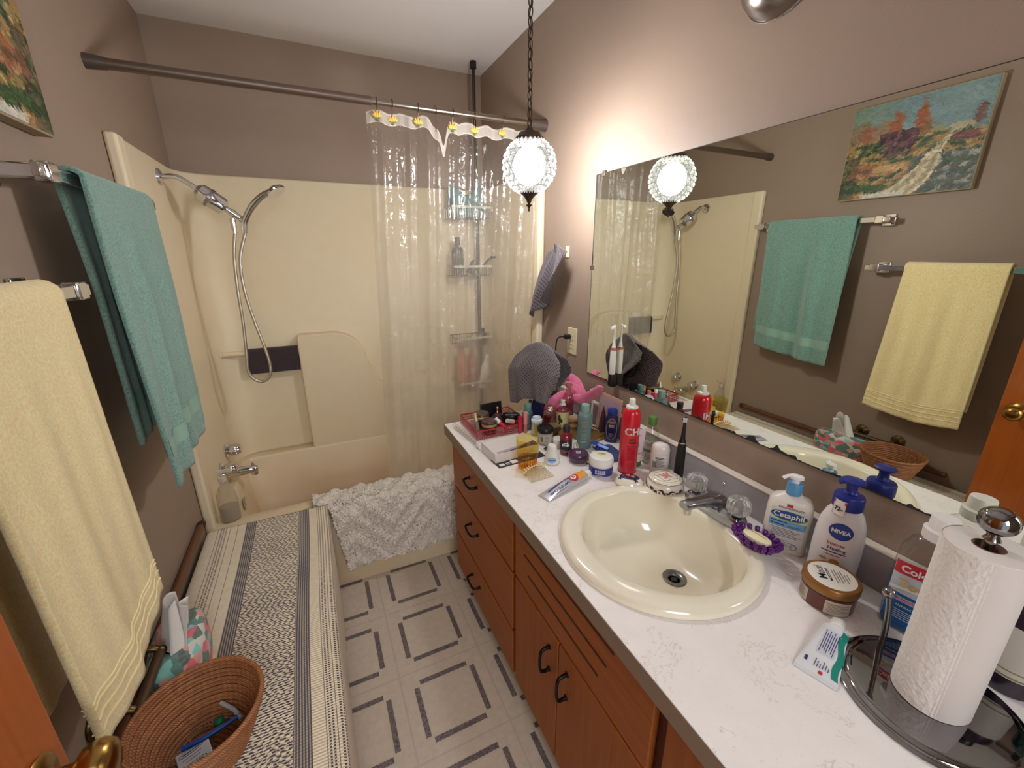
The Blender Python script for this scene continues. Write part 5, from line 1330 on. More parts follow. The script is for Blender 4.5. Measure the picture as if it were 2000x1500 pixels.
S = Surf(pb); obj('front_label', S.patch(-.012, .024, .006, .048), M('label_lime', (188, 178, 70), .5), bo, ang=180)
obj('side_label', S.patch(-.024, -.012, .006, .048), M('label_greige', (200, 192, 180), .6), bo, ang=180)
TEALB2 = M('teal_bottle', (92, 138, 140), .25, coat=.4)
t = std('travel_bottle', 'short teal bottle with teal cap beside the red wire tray', 'bottle', -.296, 1.418)
pb = [(0, 0), (.020, 0), (.0215, .003), (.0215, .070), (.018, .080), (.0125, .084), (0, .084)]
bo = profobj('bottle_body', pb, M('teal_smoke', (70, 100, 106), .2, coat=.4), t)
profobj('cap', [(0, .083), (.0145, .083), (.015, .086), (.0145, .108), (.013, .111), (0, .111)], M('teal_cap', (104, 146, 140), .35), t)
S = Surf(pb); obj('printed_lines', S.lines(-.014, .014, .016, .060, 9, .0009), M('ink_pale', (176, 190, 186), .5), bo, ang=180)
t = std('body_spray', 'tall teal bottle with teal cap in the middle of the counter clutter', 'bottle', -.184, 1.178)
pb = [(0, 0), (.0255, 0), (.0275, .004), (.0262, .016), (.0255, .10), (.0258, .124), (.0235, .134), (.015, .142), (0, .142)]
bo = profobj('bottle_body', pb, thin('aqua_plastic', (146, 178, 176), .55, .15), t)
profobj('cap', [(0, .140), (.0150, .140), (.0158, .143), (.0152, .166), (.0140, .169), (0, .170)], M('teal_cap_pale', (132, 170, 166), .35), t)
profobj('liquid', [(0, .005), (.023, .006), (.0235, .115), (0, .115)], thin('aqua_liquid', (124, 156, 152), .4), t)
S = Surf(pb)
obj('gold_lettering', join(S.text('moroccan', .0075, 0, .104, bold=.01) if 0 else S.patch(-.011, .011, .108, .1095), S.lines(-.011, .011, .086, .104, 5, .0009), S.text('o O O o', .0085, 0, .073)), GLD, bo, ang=180)
obj('white_lettering', join(S.lines(-.012, .012, .040, .064, 6, .0009, seed=4), S.text('bodycology', .0060, 0, .028, bold=.02) if 0 else S.lines(-.012, .014, .026, .034, 2, .0018, seed=9)), M('ink_pale', (176, 190, 186), .5), bo, ang=180)
t = std('dish_bottle', 'bottle of pink liquid with pale yellow label and white push cap', 'bottle', -.164, 1.362)
pb = [(0, 0), (.0245, 0), (.026, .003), (.026, .082), (.022, .094), (.012, .101), (.0115, .104)]
bo = profobj('bottle_body', pb, tglass('clear_plastic', (.86, .84, .80), .06), t)
profobj('liquid', [(0, .003), (.0245, .003), (.0245, .084), (0, .084)], M('pink_liquid', (176, 74, 104), .2), t)
profobj('cap', [(0, .102), (.0125, .102), (.0125, .108), (.0085, .110), (.0080, .119), (.0100, .120), (.0095, .1245), (0, .125)], WHITE, t)
S = Surf(pb); lbq = obj('front_label', S.patch(-.034, .034, .010, .078), M('label_cream', (216, 208, 150), .55), bo, ang=180)
obj('printed_leaf', join(S.patch(-.018, -.006, .040, .066, e=.001, ell=True), S.patch(-.012, .002, .034, .050, e=.001, ell=True), S.patch(-.014, -.008, .020, .040, e=.001, ell=True)), M('leaf_ink', (62, 66, 44), .6), lbq, ang=180)
t = std('navy_bottle', 'navy bottle with blue flip cap and gold oval, left of the red can', 'bottle', -.062, 1.172)
pb = [(0, 0), (.022, 0), (.024, .003), (.025, .060), (.023, .100), (.016, .110), (0, .110)]
bo = profobj('bottle_body', pb, M('navy_body', (36, 38, 96), .3, coat=.3), t, 1, .6, 2.4)
profobj('cap', [(0, .109), (.017, .109), (.019, .112), (.0185, .128), (.014, .135), (0, .137)], M('cap_blue', (38, 62, 158), .35), t, 1, .7)
S = Surf(pb, 1, .6, 2.4)
obj('grey_oval', S.patch(-.0215, .0215, .010, .100, ell=True), M('oval_grey', (150, 146, 160), .4), bo, ang=180)
obj('navy_oval', S.patch(-.0185, .0185, .014, .094, e=.0008, ell=True), M('navy_body', (36, 38, 96), .3), bo, ang=180)
obj('lettering', join(S.lines(-.011, .011, .062, .074, 2, .0030, e=.0013, seed=4), S.lines(-.010, .010, .022, .040, 4, .001, e=.0013)), WINK, bo, ang=180)
obj('gold_arc', S.patch(-.013, .013, .078, .088, e=.0012, ell=True), GLD, bo, ang=180)
t = std('sun_cream_tube', 'white and orange tube standing behind the red can', 'tube', -.048, 1.075)
obj('tube_body', tubeg(.020, .125, .0145, 0), M('tube_orange', (240, 184, 96), .4), t, ang=60)
S = TS(.020, .125, .0145); obj('white_top', S.patch(-.017, .017, .080, .1245), WHITE, t, ang=180)
profobj('cap', [(0, 0), (.0145, 0), (.015, .003), (.015, .021), (0, .021)], WHITE, t)
t = std('perfume_bottle', 'square clear perfume bottle with a silver cap behind the gold tray', 'perfume bottle', -.098, 1.300, z_=ZT+.0165)
bo = obj('glass_block', box(-.028, .028, -.013, .013, 0, .060), tglass('smoke_glass', (.52, .50, .54), .12), t, bevel=.003)
obj('perfume', box(-.022, .022, -.008, .008, .006, .040), tglass('perfume_grey', (.40, .36, .42), .05), bo)
obj('glass_shoulder', box(-.030, .030, -.015, .015, .058, .064), tglass('clear_bottle', (.90, .90, .86), .05), t, bevel=.002)
obj('cap', join(cyl(.008, .064, .076), ball(.0095, (0, 0, .082), 14)), CHROME, t)
t = std('nail_polish', 'tiny clear bottle with a pale pink cap on the gold tray', 'nail polish', -.122, 1.232, z_=ZT+.0165)
profobj('bottle_body', [(0, 0), (.013, 0), (.0145, .003), (.0145, .018), (.010, .026), (.008, .028), (0, .028)], tglass('clear_bottle', (.90, .90, .86), .05), t)
profobj('cap', [(0, .027), (.0078, .027), (.0082, .030), (.0075, .048), (.0065, .050), (0, .050)], M('cap_blush', (226, 170, 160), .4), t)
# gold tray under the perfumes
t = thing('gold_tray', 'low gold filigree tray under the perfume bottles', 'tray', (-.110, 1.268, ZT+.001), .2)
GT = M('old_gold', (176, 148, 92), .35, metal=.8, bump=.6, bscale=300)
obj('tray_base', box(-.070, .055, -.075, .075, 0, .004), GT, t, bevel=.001)
obj('tray_rim', join(tube([(-.070, -.075, .014), (.055, -.075, .014), (.055, .075, .014), (-.070, .075, .014)], .0028, 8, closed=True), *[tube([(-.070+.125*i/12, s*.075, .003), (-.070+.125*(i+.5)/12, s*.075, .010), (-.070+.125*(i+1)/12, s*.075, .003)], .0012, 5, sm=3) for i in range(12) for s in (-1, 1)], *[tube([(xx, -.075+.15*i/14, .003), (xx, -.075+.15*(i+.5)/14, .010), (xx, -.075+.15*(i+1)/14, .003)], .0012, 5, sm=3) for i in range(14) for xx in (-.070, .055)]), GT, t)
# gold compacts
for i, (x_, y_, z_, lb_) in enumerate(((-.118, 1.350, ZT+.001, 'lower of two stacked round gold compacts'), (-.116, 1.352, ZT+.0235, 'upper of two stacked round gold compacts'))):
    t = std('powder_compact', lb_+' beside the teal bottle', 'compact', x_, y_, z_=z_, group='stacked gold compacts')
    profobj('case', [(0, 0), (.024, 0), (.0265, .004), (.0270, .009), (0, .009)], M('compact_gold', (214, 180, 116), .3, metal=.5), t)
    profobj('lid', [(.0272, .0095), (.0272, .014), (.024, .020), (.012, .0218), (0, .0222)], M('compact_top', (224, 196, 158), .35, metal=.2), t)
# slanting clear perfume bottle
t = thing('glass_perfume', 'clear glass perfume bottle leaning behind the yellow-labelled bottle', 'perfume bottle', (-.236, 1.400, ZT+.008), rot=(.1, .38, facing(-.23, 1.4)))
obj('glass_block', box(-.022, .022, -.012, .012, 0, .075), tglass('rose_glass', (.80, .68, .60), .12), t, bevel=.003)
obj('amber_fill', box(-.017, .017, -.008, .008, .006, .055), tglass('amber_fill', (.78, .60, .44), .05), t)
cp = obj('glass_cap', box(-.015, .015, -.011, .011, .078, .104), tglass('cap_glass', (.88, .84, .72), .18), t, bevel=.003)
obj('collar', cyl(.008, .073, .080), CHROME, t)
# wide glass stopper bottle in front of the pink cloth
t = std('decanter', 'clear stoppered glass bottle of pink lotion before the pink headband', 'bottle', -.112, 1.402)
pb = [(0, 0), (.021, 0), (.024, .004), (.024, .110), (.019, .130), (.011, .138), (.011, .150)]
profobj('bottle_body', pb, tglass('pinkish_glass', (.86, .70, .72), .10), t)
profobj('liquid', [(0, .004), (.0225, .005), (.0225, .100), (0, .100)], thin('pink_lotion', (196, 108, 124), .35), t)
profobj('stopper', [(0, .149), (.0125, .149), (.0115, .158), (.0125, .166), (.0165, .170), (.0165, .174), (0, .175)], tglass('cap_glass', (.88, .84, .72), .18), t)
# pink plush headband
PK = N('pink_plush'); PK.set(Base_Color=PK.mix(PK.noise(90, 3), lin((212, 92, 132)), lin((240, 138, 172))), Roughness=1, Sheen_Weight=.5); PK.bump(PK.noise(420, 4), .8, .002); PK = PK.m
t = thing('plush_headband', 'bright pink plush bow headband standing against the splashback', 'headband', (-.075, 1.425, ZT))
def ribbon(pts, ws, th=.010, sm=6):
    P = smoothpath(pts, sm); n_ = len(P); V_, F_ = [], []; S_ = 14
    for i, p in enumerate(P):
        d_ = (P[min(n_-1, i+1)]-P[max(0, i-1)]).normalized(); q = i/(n_-1)*(len(ws)-1); a_ = int(min(len(ws)-2, q)); w_ = ws[a_]+(ws[a_+1]-ws[a_])*(q-a_)
        sd = d_.cross(Vector((-.45, -.85, .1))).normalized(); nn_ = d_.cross(sd).normalized()
        for k_ in range(S_):
            an = 2*PI*k_/S_; V_.append(tuple(p+sd*math.cos(an)*w_+nn_*math.sin(an)*th))
    for i in range(n_-1):
        for k_ in range(S_): F_.append((i*S_+k_, i*S_+(k_+1) % S_, (i+1)*S_+(k_+1) % S_, (i+1)*S_+k_))
    F_.append(tuple(range(S_))); F_.append(tuple((n_-1)*S_+k_ for k_ in range(S_)))
    return V_, F_
obj('band', ribbon([(-.140, -.008, .012), (-.125, .0, .050), (-.100, .01, .085), (-.05, .02, .102), (-.01, .02, .112), (.018, .0, .125)], [.012, .018, .022, .026, .024, .020]), PK, t)
obj('band', ribbon([(-.09, -.005, .015), (-.075, .0, .050), (-.04, .01, .075), (.0, .01, .10), (.02, -.01, .13)], [.016, .024, .030, .034, .030]), PK, t)
obj('bow_loop', ribbon([(-.020, .05, .182), (.010, .045, .180), (.028, .02, .160), (.032, -.02, .130), (.035, -.045, .110)], [.008, .018, .022, .016, .010]), PK, t)
obj('bow_loop', ribbon([(-.02, .03, .160), (.000, .02, .150), (.018, -.01, .130), (.030, -.04, .108)], [.008, .018, .022, .014], .007), PK, t)
obj('bow_tail', ribbon([(-.015, -.02, .112), (.015, -.05, .108), (.035, -.09, .135), (.044, -.125, .175), (.046, -.130, .183)], [.012, .024, .024, .015, .010]), PK, t)
# small soft toy behind the bow: generic patterned ball
t = thing('patterned_ball', 'small white and blue patterned ball tucked behind the pink bow', 'ball', (-.036, 1.335, ZT+.150))
obj('ball_body', ball(.014, seg=18), M('pattern_white', (222, 216, 226), .6), t)
obj('blue_patch', xf(lathe([(.0146*math.sin(a), -.0146*math.cos(a)) for a in [i*.2 for i in range(6)]], 18)), M('pattern_blue', (66, 70, 150), .6), t)
obj('dark_dot', ball(.003, (-.009, -.009, .006), 10), BLACK, t)
obj('support_stem', cyl(.004, -.149, -.012, 10), WHITE, t)
# framed peach photo leaning on the backsplash
t = thing('peach_card', 'peach-coloured printed card leaning on the splashback behind the blue cap', 'card', (-.040, 1.236, ZT+.004), rot=(0, .12, 0))
cb = obj('card', box(-.004, .0, -.072, .062, .0, .158), M('card_peach', (206, 160, 140), .5), t, bevel=.001)
obj('printed_wash', join(grid(12, 8, lambda i, j: (-.0043, -.065+.120*i, .085+.06*j))), M('wash_lilac', (188, 158, 168), .5), cb, ang=180)
obj('printed_twigs', join(*[tube([(-.0045, -.02+.018*i, .03), (-.0045, -.012+.022*i, .07+.01*(i % 2)), (-.0045, -.025+.025*i, .11)], .0006, 5, sm=3) for i in range(4)]), M('twig_ink', (104, 66, 70), .6), cb)
# dark feather shape by the tray
tag(obj('dark_pouch', xf(lathe([(0, 0), (.012, .004), (.018, .022), (.016, .05), (.009, .080), (.002, .11), (0, .112)], 18, 1, .55), (-.066, 1.222, ZT+.0165)), M('pouch_plum', (84, 56, 66), .7, bump=.5, bscale=200)), 'dark plum pointed pouch standing between the perfume and the navy bottle', 'pouch')
# blue hair clip on patterned pouch
k = N('spotted_cloth'); vo = k.add('ShaderNodeTexVoronoi'); vo.inputs['Scale'].default_value = 150; k.link(k.co(), vo.inputs['Vector'])
k.set(Base_Color=k.mix(k.math('LESS_THAN', vo.outputs['Distance'], .38), lin((222, 214, 204)), lin((40, 36, 44))), Roughness=.9); SPOT = k.m
def padg(w_, d_, h_, s_=1):
    return grid(24, 20, lambda i, j: ((i-.5)*w_, (j-.5)*d_, h_*(max(0, 1-abs(2*i-1)**4)*max(0, 1-abs(2*j-1)**4))**.5*(.8+.3*noise.noise(Vector((i*3, j*3, s_))))))
def pillow(w_, d_, h_, s_=1):
    a_ = padg(w_, d_, h_, s_); b_ = ([(x_, y_, .0002) for x_, y_, z_ in a_[0]], [tuple(reversed(f)) for f in a_[1]]); return join(a_, b_)
tag(obj('spotted_pouch', pillow(.100, .105, .014, 2), SPOT, loc=(-.200, 1.068, ZT+.001), rot=(0, 0, .5), ang=180), 'white cloth pouch with black spots between the purple jar and the teal bottle', 'pouch')
tag(obj('blue_pouch', pillow(.075, .130, .012, 5), M('pouch_blue', (54, 72, 118), .8, bump=.4, bscale=300), loc=(-.128, 1.088, ZT+.001), rot=(0, 0, -.1), ang=180), 'flat dusty-blue pouch lying left of the red can', 'pouch')
t = thing('hair_clip', 'bright blue claw hair clip on the dusty-blue pouch', 'hair clip', (-.146, 1.128, ZT+.016), rot=(0, .1, -1.15))
CLB = M('clip_blue', (26, 84, 190), .3, coat=.4)
obj('clip_arm', join(xf(box(-.035, .035, -.006, .006, 0, .005), rot=(.5, 0, 0)), *[tube([(-.030+.010*i, -.005, .002), (-.030+.010*i, -.014, .000), (-.030+.010*i, -.018, -.006)], .0015, 6) for i in range(7)]), CLB, t, bevel=.001)
obj('clip_arm', xf(box(-.030, .030, .002, .008, -.004, .010), rot=(-.3, 0, 0)), CLB, t, bevel=.001)
t = std('white_vial', 'tiny white-capped vial between the blue pouch and the red can', 'vial', -.098, 1.040)
profobj('vial_body', [(0, 0), (.009, 0), (.0095, .002), (.0095, .028), (0, .028)], tglass('clear_bottle', (.90, .90, .86), .05), t, seg=20)
profobj('cap', [(0, .027), (.0095, .027), (.0095, .042), (0, .043)], M('vial_cap', (222, 206, 190), .4), t, seg=20)
tag(obj('bangle', xf(join(torus(.016, .0018, 36, 8), torus(.012, .0012, 36, 6)), rot=(1.2, 0, .5)), M('bangle_cream', (214, 204, 170), .3, metal=.3), loc=(-.232, 1.158, ZT+.0175)), 'cream double-ring bangle leaning beside the dark red bottle', 'bangle')
t = thing('spotted_box', 'small spotted trinket box behind the dark red bottle', 'box', (-.205, 1.275, ZT+.001), .3)
obj('box_base', cyl(.026, 0, .018), SPOT, t); obj('lid', cyl(.027, .0185, .024), M('old_gold', (176, 148, 92), .35, metal=.8), t)
t = thing('brown_box', 'small brown speckled box behind the black-lidded jar', 'box', (-.232, 1.330, ZT+.001), .2)
obj('box_base', box(-.030, .030, -.022, .022, 0, .030), M('box_brown', (122, 98, 66), .6, var=.2), t, bevel=.002); obj('lid', box(-.031, .031, -.023, .023, .0305, .037), M('box_tan', (168, 146, 108), .6, var=.15), t, bevel=.002)
tag(obj('black_clip', join(tube([(-.012, 0, .004), (0, 0, .010), (.012, 0, .004)], .0028, 8, sm=4), tube([(-.010, -.008, .003), (0, -.004, .012), (.010, -.008, .003)], .0020, 8, sm=4)), BLACK, loc=(-.322, 1.214, ZT+.0012)), 'tiny black claw clip in front of the black-lidded jar', 'hair clip')

# ---- red wire tray and what it holds
TRX0, TRX1, TRY0, TRY1 = -.525, -.300, 1.398, 1.600
t = thing('wire_tray', 'red wire mesh tray at the far end of the counter', 'tray', ((TRX0+TRX1)/2, (TRY0+TRY1)/2, ZT+.001))
hx, hy = (TRX1-TRX0)/2, (TRY1-TRY0)/2; RW = M('wire_red', (176, 42, 46), .4)
gs = [tube([(-hx, -hy, z_), (hx, -hy, z_), (hx, hy, z_), (-hx, hy, z_)], .0020 if z_ > .03 else .0012, 6, closed=True) for z_ in (.002, .012, .022, .034)]
for i in range(33):
    x_ = -hx+2*hx*i/32; gs.append(tube([(x_, -hy, .034), (x_, -hy, .002), (x_, hy, .002), (x_, hy, .034)], .0008, 4))
for i in range(29):
    y_ = -hy+2*hy*i/28; gs.append(tube([(-hx, y_, .034), (-hx, y_, .002), (hx, y_, .002), (hx, y_, .034)], .0008, 4))
obj('mesh_basket', join(*gs), RW, t, ang=180)
obj('top_rim', tube([(-hx, -hy, .036), (hx, -hy, .036), (hx, hy, .036), (-hx, hy, .036)], .0028, 8, closed=True), RW, t)
ZTR = ZT+.0055
BRL = M('lid_brown', (74, 52, 48), .35, coat=.2)
jar0 = None
for (x_, y_, dz, lb_) in ((-.462, 1.515, .030, 'dark brown lidded gold-banded jar at the back of the red tray'), (-.455, 1.447, .0, 'dark brown lidded gold-banded jar at the front corner of the red tray')):
    t = std('makeup_jar', lb_, 'jar', x_, y_, z_=ZTR, group='brown-lidded makeup jars')
    hgt = .030+(.010 if dz else 0)
    profobj('jar_body', [(0, 0), (.026, 0), (.029, .004), (.030, hgt), (0, hgt)], M('jar_dark', (52, 40, 38), .2, coat=.4), t)
    profobj('gold_band', [(.0300, hgt-.001), (.0308, hgt), (.0308, hgt+.009), (.0300, hgt+.010)], M('compact_gold', (214, 180, 116), .3, metal=.5), t)
    profobj('lid', [(0, hgt+.0095), (.0312, hgt+.0095), (.0318, hgt+.011), (.0312, hgt+.018), (.029, hgt+.0205), (0, hgt+.0205)], BRL, t)
t = std('perfume_flask', 'dark plum perfume flask with a gold stopper in the red tray', 'perfume bottle', -.388, 1.520, z_=ZTR)
profobj('flask', [(0, 0), (.030, 0), (.034, .006), (.030, .022), (.018, .036), (.009, .044), (0, .044)], M('plum_glass', (70, 30, 44), .1, coat=.6), t)
profobj('stopper', [(0, .043), (.007, .043), (.006, .052), (.004, .056), (.006, .060), (.0072, .066), (.005, .072), (0, .073)], M('rose_gold', (196, 146, 120), .2, metal=.9), t)
tag(obj('black_palette', box(-.05, .05, -.004, .004, 0, .072), BLACK, loc=(-.392, 1.575, ZTR), rot=(-.12, 0, .03), bevel=.002), 'flat black palette standing at the back of the red tray', 'palette')
t = std('round_compact', 'open-topped black round compact resting in the red tray', 'compact', -.337, 1.492, z_=ZTR+.006)
profobj('case', [(0, 0), (.024, 0), (.032, .014), (.034, .030), (.031, .036), (.027, .033), (.024, .030), (0, .029)], BLACK, t, 1.15, .85)
obj('powder', join(*[ball(.007, (-.018+.012*i, 0, .031), 10, sz=.35) for i in range(4)]), M('powder_grey', (120, 116, 108), .4, coat=.5), t)
def stick(name, lab, cat, p, q, r, ma, mb, split=.45, group=None):
    a_, b_ = Vector(p), Vector(q); L = (b_-a_).length; e_ = (b_-a_).to_track_quat('Z', 'Y').to_euler()
    t = thing(name, lab, cat, tuple(a_), rot=tuple(e_), group=group)
    obj('barrel', cyl(r*.92, 0, L*split+.001, 20), ma, t); obj('cap', cyl(r, L*split, L, 20), mb, t); return t
PKR = M('berry_red', (198, 24, 66), .25, coat=.4)
stick('lip_balm', 'berry red lip tube with a white cap lying in the red tray', 'lip balm', (-.392, 1.412, ZTR+.012), (-.428, 1.450, ZTR+.052), .009, PKR, WHITE, .62)
stick('lip_balm', 'cream-capped red lip tube lying toward the right of the red tray', 'lip balm', (-.328, 1.448, ZTR+.018), (-.385, 1.430, ZTR+.042), .009, M('berry_red2', (180, 26, 50), .3), M('cap_sand', (214, 200, 176), .4), .40)
stick('lipstick', 'bright red lipstick standing at the front right of the red tray', 'lipstick', (-.345, 1.388, ZT+.001), (-.345, 1.388, ZT+.074), .0095, PKR, PKR, .6)
stick('lip_gloss', 'pale pink capped tube standing beside the bright red lipstick', 'lip gloss', (-.322, 1.388, ZT+.001), (-.322, 1.388, ZT+.088), .0090, thin('gloss_clear', (226, 170, 160), .5), M('cap_pink', (226, 150, 150), .35), .42)
stick('brow_pencil', 'gold-tipped clear tube leaning at the left of the red tray', 'pencil', (-.492, 1.480, ZTR+.004), (-.497, 1.500, ZTR+.070), .008, thin('gloss_clear2', (210, 200, 180), .4), M('cap_champagne', (200, 182, 150), .3, metal=.4), .5)
# black cases and bag behind the tray, under the makeup mirror
tag(obj('black_case', box(-.020, .020, -.010, .010, 0, .098), M('case_black', (36, 34, 38), .22, coat=.4), loc=(-.262, 1.470, ZT+.006), rot=(.05, .22, .35), bevel=.003), 'glossy black slim case leaning beside the short teal bottle', 'case')
t = thing('cosmetics_pouch', 'black cosmetics bag standing under the grey cloth', 'bag', (-.140, 1.512, ZT+.001), .35)
obj('bag_body', xf(lathe([(0, 0), (.95, 0), (1, .012), (.96, .07), (.80, .105), (.40, .115), (0, .116)], 40, .058, .038, 3)), M('bag_black', (28, 24, 30), .6, bump=.5, bscale=60), t)
obj('zip', tube([(-.022, -.008, .115), (0, -.009, .118), (.022, -.008, .115)], .002, 6, sm=4), CHROME, t)
tag(obj('navy_box', box(-.012, .012, -.022, .022, 0, .105), M('navy_card', (34, 32, 84), .4), loc=(-.240, 1.440, ZT+.001), rot=(0, .12, .6), bevel=.001), 'narrow navy box standing behind the short teal bottle', 'box')
for i, (dx, dz) in enumerate(((0, .082), (.010, .090), (.018, .084))):
    pass
# clear plastic sleeve with a white cap, lying along the counter's left edge
t = thing('plastic_tube', 'long clear plastic tube with a ridged white cap at the counter edge', 'tube', (-.543, 1.352, ZT+.011), rot=(-PI/2, 0, .11))
obj('sleeve', cyl(.010, 0, .215, 24), tglass('sleeve_clear', (.93, .92, .90), .05), t)
obj('ridged_cap', join(cyl(.0108, -.020, -.008), cyl(.0095, -.008, 0), cyl(.0108, -.034, -.024), cyl(.0088, -.026, -.018)), WHITE, t)
obj('needle', cyl(.0025, .01, .20, 10), M('inner_stick', (200, 196, 190), .4), t)

# ------------------------------------------------------------------ right-hand end of the counter
# purple flower soap dish with soap
t = std('soap_dish', 'clear purple flower-petal soap dish on the sink rim', 'soap dish', -.150, .512, z_=ZT+.0215, rz=.10)
PURP = thin('violet_acrylic', (112, 34, 138), .62, .08)
obj('dish_plate', lathe([(0, 0), (.024, 0), (.030, .003), (.026, .006), (0, .005)], 40, .85, 1.35), thin('violet_pale', (164, 110, 178), .35, .1), t)
for rr_, zt_, n_, br, tilt in ((1.0, .022, 18, .0062, .62), (.80, .020, 12, .0046, .45)):
    for i in range(n_):
        a = 2*PI*(i+.5*(n_ == 12))/n_; L_ = zt_/math.cos(tilt)
        px_, py_ = .022*rr_*math.cos(a), .037*rr_*math.sin(a)
        obj('petal_peg', xf(lathe([(0, 0), (.0034, 0), (.0028, L_*.5), (br*.8, L_*.8), (br, L_), (br*.8, L_+br*.7), (0, L_+br)], 14), (px_, py_, .003), (0, tilt, a)), PURP, t)
t2 = thing('soap_bar', 'cream oval soap bar resting on the purple dish', 'soap', (-.148, .512, ZT+.0365), .10)
obj('soap', lathe([(0, 0), (.85, 0), (1, .005), (.95, .011), (.6, .0155), (0, .017)], 40, .0180, .034), M('soap_cream', (240, 228, 190), .35, coat=.3), t2)
obj('soap_crease', tube([(-.002, -.022, .0165), (0, 0, .0178), (.002, .022, .0165)], .0006, 5), M('crease', (190, 172, 128), .5), t2)

# facial cleanser pump bottle
cx_, cy_ = -.067, .497
t = std('cleanser_bottle', 'white pump bottle with a blue collar and green-edged blue oval', 'pump bottle', cx_, cy_, rz=facing(cx_, cy_)+.06)
pb = [(0, 0), (.93, 0), (.985, .004), (1, .012), (.99, .11), (.94, .128), (.78, .140), (.42, .148), (.36, .151), (.36, .156)]
WB = M('bottle_cream', (236, 230, 220), .3, coat=.2)
bo = obj('bottle_body', lathe(pb+[(0, .156)], 64, .047, .026, 3.4), WB, t)
S = Surf(pb, .047, .026, 3.4)
CO = obj('collar', lathe([(0, .150), (.0155, .150), (.0165, .152), (.0160, .176), (.0145, .179), (0, .179)], 48, flute=.012, nf=36), M('collar_blue', (92, 158, 210), .35), t)
PW = M('pump_white', (240, 240, 238), .3)
obj('pump_head', join(cyl(.0075, .178, .188), xf(lathe([(0, 0), (.009, 0), (.0125, .003), (.0115, .010), (.006, .012), (0, .0125)], 24, 1.2, .85), (0, 0, .187)), tube([(0, 0, .194), (-.012, -.004, .196), (-.022, -.008, .192), (-.026, -.010, .188)], .0042, 10, sm=4)), PW, t)
obj('label_panel', S.patch(-.037, .037, .012, .118), M('label_silver', (214, 214, 212), .4), bo, ang=180)
go = obj('green_oval', S.patch(-.037, .038, .088, .114, e=.0008, ell=True), M('oval_green', (136, 180, 62), .4), bo, ang=180)
obj('blue_oval', S.patch(-.0365, .0355, .0905, .1135, e=.0011, ell=True), M('oval_deep_blue', (24, 72, 140), .35), go, ang=180)
obj('brand_lettering', S.text('Cetaphil', .0185, -.0005, .1022, e=.0015, bold=.02), WINK, go, ang=180)
obj('blue_band', S.patch(-.037, .037, .070, .088, e=.0008), M('band_sky', (118, 170, 206), .4), bo, ang=180)
obj('band_lettering', join(S.lines(-.034, .010, .080, .087, 1, .0024, e=.0012), S.lines(-.034, .004, .072, .080, 1, .0024, e=.0012), S.lines(-.002, .034, .072, .078, 2, .0010, e=.0012, seed=5)), NAVYINK, bo, ang=180)
obj('small_lettering', join(S.lines(-.032, .032, .044, .068, 6, .0011), S.lines(-.032, .024, .020, .038, 4, .0009, seed=2), S.lines(-.026, .030, .1185, .1235, 2, .0011, seed=7)), INK, bo, ang=180)
obj('red_tab', S.patch(-.008, .004, .1245, .1315, e=.0009), REDINK, bo, ang=180)
obj('round_seal', join(*[S.patch(.020+.0065*math.cos(a), .0215+.0065*math.cos(a), .022+.0065*math.sin(a), .0235+.0065*math.sin(a), e=.001, nu=1, nv=1) for a in [2*PI*i/20 for i in range(20)]]), INK, bo, ang=180)

# body lotion pump bottle
cx_, cy_ = -.062, .392
t = std('lotion_pump', 'large white pump bottle with a dark blue pump and round blue logo', 'pump bottle', cx_, cy_, rz=facing(cx_, cy_)+.05)
pb = [(0, 0), (.90, 0), (.96, .004), (.985, .014), (1, .07), (.98, .110), (.90, .140), (.74, .162), (.50, .178), (.42, .182)]
bo = obj('bottle_body', lathe(pb+[(0, .182)], 64, .0445, .029, 2.3), M('bottle_bluewhite', (232, 228, 228), .3, coat=.3), t)
S = Surf(pb, .0445, .029, 2.3)
DB = M('pump_navy', (34, 46, 132), .4)
obj('collar', lathe([(0, .176), (.0268, .176), (.0275, .178), (.0268, .203), (.0250, .206), (.014, .2085), (0, .2085)], 48), DB, t)
obj('pump_head', join(lathe([(0, .207), (.0125, .207), (.0130, .211), (.0105, .214), (.0095, .224), (.0115, .234), (0, .234)], 32), xf(lathe([(0, 0), (.013, 0), (.0200, .004), (.0205, .007), (.0170, .0095), (0, .0105)], 32, 1.05, .9), (0, 0, .232)), tube([(0, 0, .236), (-.016, -.004, .235), (-.024, -.006, .231)], .0065, 10, sm=4)), DB, t)
lo_ = obj('round_logo', S.patch(-.021, .021, .108, .146, e=.0008, ell=True), M('logo_blue', (30, 60, 150), .35), bo, ang=180)
obj('brand_lettering', S.text('NIVEA', .0120, 0, .127, e=.0014, bold=.04), WINK, lo_, ang=180)
obj('red_lettering', S.text('Intense', .0108, -.003, .0955, e=.001, bold=.015), REDINK, bo, ang=180)
obj('blue_lettering', join(S.text('Healing', .0108, 0, .084, e=.001, bold=.015), S.lines(-.026, .032, .0735, .077, 1, .0022)), NAVYINK, bo, ang=180)
obj('red_line', S.lines(-.018, .018, .066, .070, 1, .0016), REDINK, bo, ang=180)
obj('gold_drop', join(S.patch(-.008, .010, .044, .060, e=.001, ell=True), S.patch(-.026, -.012, .052, .058, e=.001, ell=True)), GLD, bo, ang=180)
SC_ = Surf([(.0280, .150), (.0280, .176), (.0278, .206)])
def stf(i, j): 
    u_ = -.026+.024*i; z_ = .164+.034*j; p = S.at(u_, min(z_, .176), .0010) if z_ < .172 else SC_.at(u_, z_, .0008)
    q = SC_.at(u_, z_, .0008); return (q[0], min(p[1], q[1]), z_)
stk = obj('sticker', grid(10, 10, stf), WHITE, bo, ang=180)
